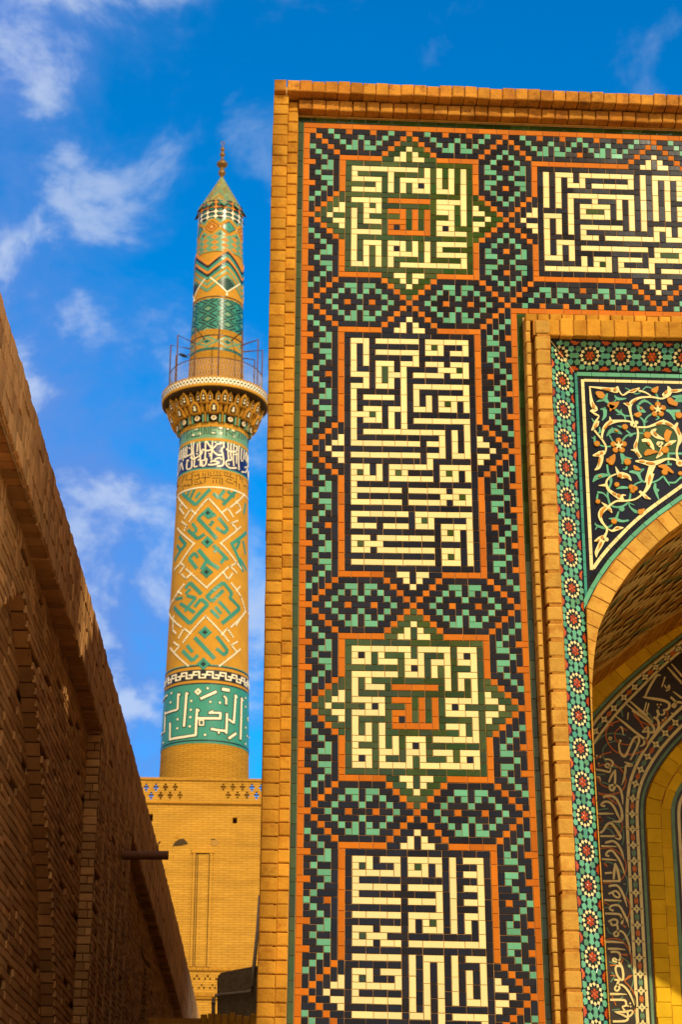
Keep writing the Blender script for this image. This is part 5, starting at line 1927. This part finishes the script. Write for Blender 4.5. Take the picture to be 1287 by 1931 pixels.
# grooves of the tall panel (three upright, one head): slot shade laid on as dark strips
pan = [r_(369.3, 370.6, 1612, 1823), r_(373.2, 374.4, 1612, 1823), r_(394.8, 396, 1612, 1823), r_(369, 396.2, 1609.3, 1611.2)]
lat = []
for x, y in ((378.5, 1840.5), (398.5, 1840.5), (419, 1840.5), (367, 1857.5), (387.8, 1857.5), (408, 1857.5), (359, 1840.5)):
    for dx, dy in ((0, 0), (-4.8, 5.4), (4.4, 5.4)): lat.append(r_(x+dx-1.7, x+dx+1.7, y+dy-1.7, y+dy+1.7))
plate(mb, xl, xr_, .0, zp0-.061, hw+lat, YW, .3, 'far_brick')
for a, b, c, d in pan: mb.box(a, b, YW-.012, YW+.01, c, d, 'm_dark', .3)
mb.build('wall', bld)
mb = MB('far_brick', 'm_ochre')
a, b, c, d = r_(374.6, 394.6, 1611.5, 1823); mb.box(a, b, YW-.03, YW-.004, c, d, 'far_brick', .5)
a, b, c, d = r_(364.5, 369.2, 1609, 1823); mb.box(a, b, YW-.05, YW-.004, c, d, 'far_brick', .5)
a, b, c, d = r_(396.2, 402, 1609, 1823); mb.box(a, b, YW-.05, YW-.004, c, d, 'far_brick', .5)
a, b, c, d = r_(362, 404, 1602, 1609); mb.box(a, b, YW-.07, YW-.004, c, d, 'm_ochre', .5)
mb.build('recessed_panel', bld)
mb = MB('m_ochre', 'm_dark', 'far_brick')
for y0, y1 in ((1825, 1831), (1871, 1880)):
    n_ = 64; x0, x1 = W_(300, 1600)[0], W_(540, 1600)[0]; za, zb_ = W_(385, y1)[1], W_(385, y0)[1]
    mb.box(x0, x1, YW-.03, YW-.002, za, zb_, 'far_brick', .5)
    for i in range(n_): mb.box(x0+(x1-x0)*(i+.12)/n_, x0+(x1-x0)*(i+.88)/n_, YW-.07, YW-.031, za+.01, zb_-.01, 'm_ochre')
mb.box(xl, xr_, YW-.09, YW-.001, W_(385, 1883.5)[1], W_(385, 1881.5)[1], 'm_ochre', .6)
mb.build('soldier_course', bld)
# broken patches where a few bricks have fallen out; hollow's shade is a flat dark plate
def patch(mb, pts, mt, y): mb.tile(lambda u, v, h: (u, y-h, v), [W_(*p) for p in pts][::-1], mt, h=.012, bev=.004, base=-.002)
mb = MB('m_dark', 'm_ochre'); patch(mb, [(325, 1596), (330, 1588), (337, 1583), (346, 1581), (352, 1587), (355, 1592), (340, 1595)], 'm_dark', YW)
patch(mb, [(329, 1577), (333, 1574), (339, 1576), (337, 1581), (331, 1580)], 'm_ochre', YW); mb.build('broken_patch', bld)
mb = MB('vault_brown', 'm_dark'); patch(mb, [(396, 1592), (398, 1586), (404, 1584), (411, 1584), (412, 1593), (404, 1596)], 'vault_brown', YW); patch(mb, [(397, 1583.5), (398, 1581.6), (406, 1581.8), (406, 1583.8)], 'm_dark', YW)
mb.build('broken_patch', bld)
mb = MB('far_brick', 'm_dark')
mb.box(xl-8, xr_+3, YW+.31, YW+12, 0, zp0-.5, 'm_dark', .5); mb.build('roof', bld)

# ------------------------------------------------------------------ shaded brick wall on the left
WP = [(-24, -2.55), (-8., -2.36), (-1.27, -2.25), (4.02, -2.13), (7.5, -2.06), (12.1, -1.985), (16, -1.94), (21.1, -1.86), (28.4, -1.79), (40.9, -1.69), (44, -1.67)]
def xw(y, off=0.): return float(np.interp(y, [p[0] for p in WP], [p[1] for p in WP]))-off
ZT = 8.2
def wallpt(px, py, off=0.):
    """photo pixel -> (y, z) on the wall face set back by off"""
    d = ray(px, py); y = 5.
    for _ in range(40):
        t = (xw(y, off)-CAM[0])/d[0]; y = .5*y+.5*float(CAM[1]+d[1]*t)
    return y, float(CAM[2]+d[2]*t)
lwall = thing('brick_wall', 'high shaded brown brick wall in perspective along the left edge, with blind niches', 'wall', (-2.3, 4, 0))
def at_y(px, py, y):
    P = U(px, py, y); return float(P[0]), float(P[2])
ZL = 7.40
def zled(y): return float(np.interp(y, [-1, 5, 8, 12.6, 16.5, 22, 32, 44], [7.48, 7.40, 7.27, 7.17, 7.08, 6.93, 6.79, 6.65]))
s1, sn, s3, y1, y2 = .165, .31, .165, 7.6, 12.6
ya, za = 1.94, 7.02                                     # crown of the near niche
ARC = [(7.02, 1.94), (6.55, 2.95), (6.1, 3.62), (5.75, 4.1), (4.95, 5.2), (3.84, 6.07), (2.2, 6.6)]   # its right-hand edge: (z, y)
def arc_y(z): return float(np.interp(z, [p[0] for p in ARC][::-1], [p[1] for p in ARC][::-1]))
yq, zq = 19.9, 6.3; snq = max(.1, xw(19.6, s3)-at_y(261.5, 1868, 19.6)[0])+s3
def fw(off):     # u = distance along (y), v = height, h = out of the wall
    return lambda u, v, h: (xw(u, off)+h, u, v)
def courses(mb, y0, y1_, z0, z1, off, pitch=.078, ln=.46, zfun=None):
    """long thin courses with open, ragged joints"""
    f = fw(off); z = z0; r = 0
    mb.sheet(f, list(np.linspace(y0, y1_, max(2, int((y1_-y0)/2)))), [z0, z1], 'shade_joint', -.02)
    while z < z1-.02:
        zt = min(z+pitch, z1)
        u = y0-(r % 3)*ln*.33
        while u < y1_:
            l = ln*(.55+.9*rnd()); a, b = max(u, y0), min(u+l, y1_)
            if b-a > .04 and rnd() > .035:
                k = 1.0
                mb.rect(f, a+.004, b-.006-.012*rnd(), z+.003+.004*rnd(), zt-.005-.006*rnd(), 'shade_brick', h=.006*rnd()+.004, bev=.006, base=-.02, jit=.003)
            u += l
        z += pitch; r += 1
def soldiers(mb, y0, y1_, z0, z1, off, w=.165, hgt=.215):
    f = fw(off); mb.sheet(f, list(np.linspace(y0, y1_, max(2, int((y1_-y0)/2)))), [z0, z1], 'shade_joint', -.02)
    n = max(1, round((z1-z0)/hgt)); hh = (z1-z0)/n
    for j in range(n):
        u = y0-(j % 2)*w/2
        while u < y1_:
            a, b = max(u, y0), min(u+w, y1_)
            if b-a > .03:
                e = rnd()*.02 if j == n-1 else 0
                mb.rect(f, a+.003+.006*rnd(), b-.003-.006*rnd(), z0+j*hh+.004, z0+(j+1)*hh-.004-.006*rnd()+e, 'shade_brick', h=.010*rnd()+.004, bev=.008, base=-.02, jit=.004)
            u += w
YN0, YF = -5., 43.5
zlow = 2.2
class Band(MB): pass
mb = MB('shade_brick', 'shade_joint')
_fw = fw
def fw(off):
    g_ = _fw(off)
    return lambda u, v, h: g_(u, ZT-(ZT-v)*(ZT-zled(u))/(ZT-ZL), h)
soldiers(mb, YN0, 18, ZL, ZT, 0); soldiers(mb, 18, YF, ZL, ZT, 0, w=.2, hgt=.27)
fw = _fw
# ragged underside of the oversailing band
def under(mb, y0, y1_, d, p=.165):
    y = y0
    while y < y1_:
        b = min(y+p, y1_); e = .02*rnd(); z = zled((y+b)/2)
        mb.box(xw((y+b)/2, d), xw((y+b)/2, .008*rnd()), y+.004, b-.006, z-.002-e, z+.10, 'shade_brick'); y += p
under(mb, YN0, y1, s1+.02); under(mb, y2, YF, s3+.02, .19)
mb.build('oversailing_band', lwall)
mb = MB('shade_brick', 'shade_joint')
def woven(mb, y0, y1_, z0, z1, off, lo=None, hi=None):
    """courses broken by upright strips"""
    step = .95; u = y0; k = 0
    while u < y1_-.02:
        b = min(u+step*.72, y1_); courses(mb, u, b, z0, z1, off)
        if b < y1_: c = min(b+step*.28, y1_); soldiers(mb, b, c, z0, z1, off, w=.085, hgt=.23)
        else: c = b
        u = c
def cut_courses(mb, y0, y1_, z0, z1, off, edge, side, pitch=.078):
    """courses that stop against a curved edge: side +1 keeps what lies beyond the curve, -1 what lies before it"""
    z = z0
    while z < z1-.01:
        zt = min(z+pitch, z1); e = edge((z+zt)/2)
        a, b = (max(y0, e), y1_) if side > 0 else (y0, min(y1_, e))
        if b-a > .05: courses(mb, a, b, z, zt, off, pitch=pitch)
        z = zt
# near bay, set back, with a wide pointed niche
cut_courses(mb, ya, y1, zlow, za, s1, arc_y, 1); cut_courses(mb, YN0, ya, zlow, za, s1, lambda z: 2*ya-arc_y(z), -1)
woven(mb, YN0, y1, za, 7.52, s1)
courses(mb, YN0, y1, zlow, za+.1, sn, pitch=.085, ln=.6)
def jamb(mb, y, o0, o1, z0, z1, pitch=.095):
    z = z0; mb.poly([(xw(y, o1), y+.012, z0), (xw(y, o0)+0, y+.012, z0), (xw(y, o0), y+.012, z1), (xw(y, o1), y+.012, z1)], 'shade_joint')
    f = lambda u, v, h: (u, y-h, v)
    while z < z1-.01:
        zt = min(z+pitch, z1); m_ = xw(y, o1)+(xw(y, o0)-xw(y, o1))*(.35+.3*rnd())
        w0, w1 = xw(y, o1)+.002, xw(y, o0)-.004-.014*rnd()
        if rnd() < .5: mb.rect(f, w0, w1, z+.004, zt-.008*rnd()-.004, 'shade_brick', h=.012*rnd(), bev=.010, base=-.012, jit=.01)
        else:
            mb.rect(f, w0, m_-.004, z+.004, zt-.008, 'shade_brick', h=.012*rnd(), bev=.01, base=-.012, jit=.01); mb.rect(f, m_+.004, w1, z+.004, zt-.008, 'shade_brick', h=.012*rnd(), bev=.01, base=-.012, jit=.01)
        z += pitch
def curved_jamb(mb, edge, o0, o1, z0, z1, pitch=.1):
    """bricks lining the edge of an arched opening"""
    z = z0
    while z < z1-.01:
        zt = min(z+pitch, z1); ya_, yb_ = edge(z), edge(zt); e = .006+.012*rnd(); q = .008
        A_, B_ = (xw(ya_, o0)-.004-.012*rnd()), xw(ya_, o1)+.002
        P4 = [(B_, ya_-e, z+q), (A_, ya_-e, z+q), (A_, yb_-e, zt-q), (B_, yb_-e, zt-q)]
        Q4 = [(B_, ya_+.03, z+q), (A_, ya_+.03, z+q), (A_, yb_+.03, zt-q), (B_, yb_+.03, zt-q)]
        tv = rnd(); mb.poly(P4, 'shade_brick', tv); mb.poly([P4[0], Q4[0], Q4[1], P4[1]], 'shade_brick', tv); mb.poly([P4[3], P4[2], Q4[2], Q4[3]], 'shade_brick', tv)
        mb.poly([(xw(ya_, o1), ya_+.01, z), (xw(ya_, o0)-.01, ya_+.01, z), (xw(yb_, o0)-.01, yb_+.01, zt), (xw(yb_, o1), yb_+.01, zt)], 'shade_joint', .5)
        z = zt
curved_jamb(mb, arc_y, s1, sn, zlow, za)
curved_jamb(mb, lambda z: 2*ya-arc_y(z), s1, sn, zlow, za)
jamb(mb, y1, 0., s1, zlow, 7.3)
# middle bay flush with the band, far bay set back again with a small pointed niche
woven(mb, y1+.02, y2, zlow, 7.3, 0.)
wq = 1.5; zsp = zq-.85
def pt(z): return yq-wq/2+wq/2*(max(0., 1-max(0., (z-zsp)/(zq-zsp)))**.62)
cut_courses(mb, yq-wq/2, YF, zlow, zq, s3, pt, 1); cut_courses(mb, y2, yq-wq/2, zlow, zq, s3, lambda z: 2*(yq-wq/2)-pt(z), -1)
courses(mb, y2, YF, zq, 7.2, s3, ln=.7)
mb.poly([(xw(y2, 0), y2, zlow), (xw(y2, 0), y2, 7.3), (xw(y2, s3), y2, 7.3), (xw(y2, s3), y2, zlow)], 'shade_brick', .4)
courses(mb, yq-wq, yq+.1, zlow, zq, snq, ln=.7)
curved_jamb(mb, pt, s3, snq, zlow, zq, .11)
mb.build('niched_face', lwall)
# body of the wall, and an added, unseen wing and tower behind the camera to shade it
mb = MB('side_brick', 'plain_brick')
ys = [p[0] for p in WP]
for a, b in zip(WP[:-1], WP[1:]):
    mb.poly([(a[1]-.02, a[0], ZT-.01), (b[1]-.02, b[0], ZT-.01), (b[1]-2, b[0], ZT-.01), (a[1]-2, a[0], ZT-.01)], 'side_brick', .5)
    o = .95 if a[0] < 12.1 else .75
    mb.poly([(a[1]-o, a[0], 0), (b[1]-o, b[0], 0), (b[1]-o, b[0], ZT-.02), (a[1]-o, a[0], ZT-.02)], 'side_brick', .5)
    mb.poly([(a[1]-.05, a[0], 0), (b[1]-.05, b[0], 0), (b[1]-.05, b[0], zlow), (a[1]-.05, a[0], zlow)], 'side_brick', .5)
    mb.poly([(a[1]-.02, a[0], ZT-.02), (b[1]-.02, b[0], ZT-.02), (b[1]-.02, b[0], ZL+.02), (a[1]-.02, a[0], ZL+.02)], 'side_brick', .5)
    mb.poly([(a[1]-2, a[0], 0), (a[1]-2, a[0], ZT-.01), (b[1]-2, b[0], ZT-.01), (b[1]-2, b[0], 0)], 'side_brick', .5)
mb.poly([(-4, YF, 0), (xw(YF, .01), YF, 0), (xw(YF, .01), YF, ZT-.02), (-4, YF, ZT-.02)][::-1], 'plain_brick', .5)
mb.box(-4, 2.7, -17.2, -16, 0, 4.2, 'plain_brick', .5); mb.box(2.7, 5.86, -18.5, -16, 13.4, 24.5, 'plain_brick', .5); mb.box(2.7, 3.1, -18.5, -16, 0, 13.4, 'plain_brick', .5); mb.box(5.46, 5.86, -18.5, -16, 0, 13.4, 'plain_brick', .5)
mb.build('wall_body_and_shade_tower', lwall)

# ------------------------------------------------------------------ waterspout and its bracket
ysp, zsp_ = wallpt(229, 1613, 0.); xsp = xw(ysp)
tip = U(317.5, 1613, ysp); k = depth_of((xsp, ysp, zsp_))/F_PX
sp_ = thing('waterspout', 'short rusty iron waterspout jutting from the shaded left wall', 'waterspout', (xsp, ysp, zsp_))
mb = MB('rusty_iron', 'black')
rr = 8.2*k; x1 = float(tip[0]); ztip = float(tip[2])
mb.tube([(xsp-.1, ysp, zsp_), (x1, ysp, ztip)], rr, 'rusty_iron', 18, caps=False)
mb.tube([(x1+.001, ysp, ztip), (xsp, ysp, zsp_)], rr*.86, 'black', 18, caps=False)
mb.build('pipe', sp_, smooth=True)
mb = MB('rusty_iron')
q = lambda x, y, dx=.04: tuple(float(v) for v in (U(x, y, ysp)+np.array([dx, 0, 0])))
mb.tube([q(210, 1640), q(213, 1628), q(219, 1607), q(224, 1582)], 1.5*k, 'rusty_iron', 6); mb.tube([q(212, 1588), q(226, 1591)], 1.3*k, 'rusty_iron', 6); mb.tube([q(222, 1590), q(233, 1605)], 1.0*k, 'rusty_iron', 6)
mb.tube([q(208, 1634), q(218, 1636)], 1.2*k, 'rusty_iron', 6)
mb.build('bracket', sp_)
yv = wallpt(296, 1600)[0]; kv = depth_of(U(297, 1598, yv))/F_PX
mb = MB('rusty_iron'); v = lambda x, y: tuple(float(t) for t in U(x, y, yv)-np.array([.0, 0, 0]))
mb.tube([v(295, 1606), v(297, 1596), v(299, 1590), v(302, 1587)], [2.3*kv, 2.2*kv, 2.0*kv, 1.4*kv], 'rusty_iron', 8)
o = mb.build('vent_pipe', None, smooth=True); tag(o, 'small bent rusty pipe sticking up behind the top of the left wall', 'pipe')

# ------------------------------------------------------------------ plastered hut, drainpipe and low wall in the gap
YH = 12.5
hk_ = depth_of(U(450, 1860, YH))/F_PX
P = lambda x, y, yy=YH: tuple(float(v) for v in U(x, y, yy))
mb = MB('plaster')
a, b, c, d = P(410, 1942), P(505, 1942), P(505, 1818.5), P(413, 1835)
fr = lambda u, v, h: (u, YH-h, v)
pl = [(a[0], a[2]), (b[0], b[2]), (c[0], c[2]), (P(475, 1823)[0], P(475, 1823)[2]), (P(445, 1828.5)[0], P(445, 1828.5)[2]), (d[0]+.02, d[2]), (d[0], d[2]-.03), (P(409.5, 1846)[0], P(409.5, 1846)[2])]
mb.tile(fr, pl, 'plaster', h=.02, bev=.02, base=-1.2)
mb.box(a[0]+.02, b[0], YH+.1, YH+1.2, 0, a[2]+.02, 'plaster', .5)
o = mb.build('plastered_hut', None); tag(o, 'dark grey-brown plastered hut wall in the gap beside the gateway, with a pipe across it', 'hut')
mb = MB('pipe')
yp = YH-.10; kk = depth_of(U(450, 1860, yp))/F_PX; r = 3.6*kk
Q = lambda x, y: tuple(float(v) for v in U(x, y, yp))
ypt = yp+1.2
mb.tube([tuple(float(v) for v in U(490.5, 1690, ypt)), tuple(float(v) for v in U(486, 1755, yp+.6)), Q(479, 1822), Q(475.4, 1861), Q(474.3, 1867), Q(470.5, 1870.5), Q(463, 1871.5), Q(414, 1876.5), Q(406.5, 1878), Q(403.2, 1882), Q(402.6, 1890), Q(402, 1945)], r, 'pipe', 12)
mb.tube([Q(413.5, 1876.6), Q(416.5, 1876.3)], r*1.18, 'pipe', 12); mb.tube([Q(463.5, 1871.6), Q(466, 1871.3)], r*1.18, 'pipe', 12)
mb.tube([Q(402.6, 1890), Q(402.55, 1893.5)], r*1.18, 'pipe', 12)
o = mb.build('drainpipe', None, smooth=True); tag(o, 'grey-brown drainpipe bent down and across the plastered hut wall', 'drainpipe')
YL = 9.
mb = MB('brick', 'mortar', 'plain_brick')
x0, zt = P(378, 1916, YL)[0], P(430, 1914, YL)[2]; x1 = PX+.05
n_ = 8; w = (x1-x0)/n_
frl = lambda u, v, h: (u, YL-h, v)
for i in range(n_): 
    e = (rnd()-.4)*.04; mb.rect(frl, x0+i*w+.004, x0+(i+1)*w-.006, zt-.26, zt+e, 'brick', h=.02+.01*rnd(), bev=.012, base=-.22, jit=.01)
mb.box(x0-.6, x1, YL+.005, YL+.2, 0, zt-.04, 'mortar', .5); mb.box(x0-.6, x1, YL-.01, YL+.004, 0, zt-.27, 'plain_brick', .5)
o = mb.build('low_brick_wall', None); tag(o, 'low brick wall capped with upright bricks at the bottom of the gap', 'wall')
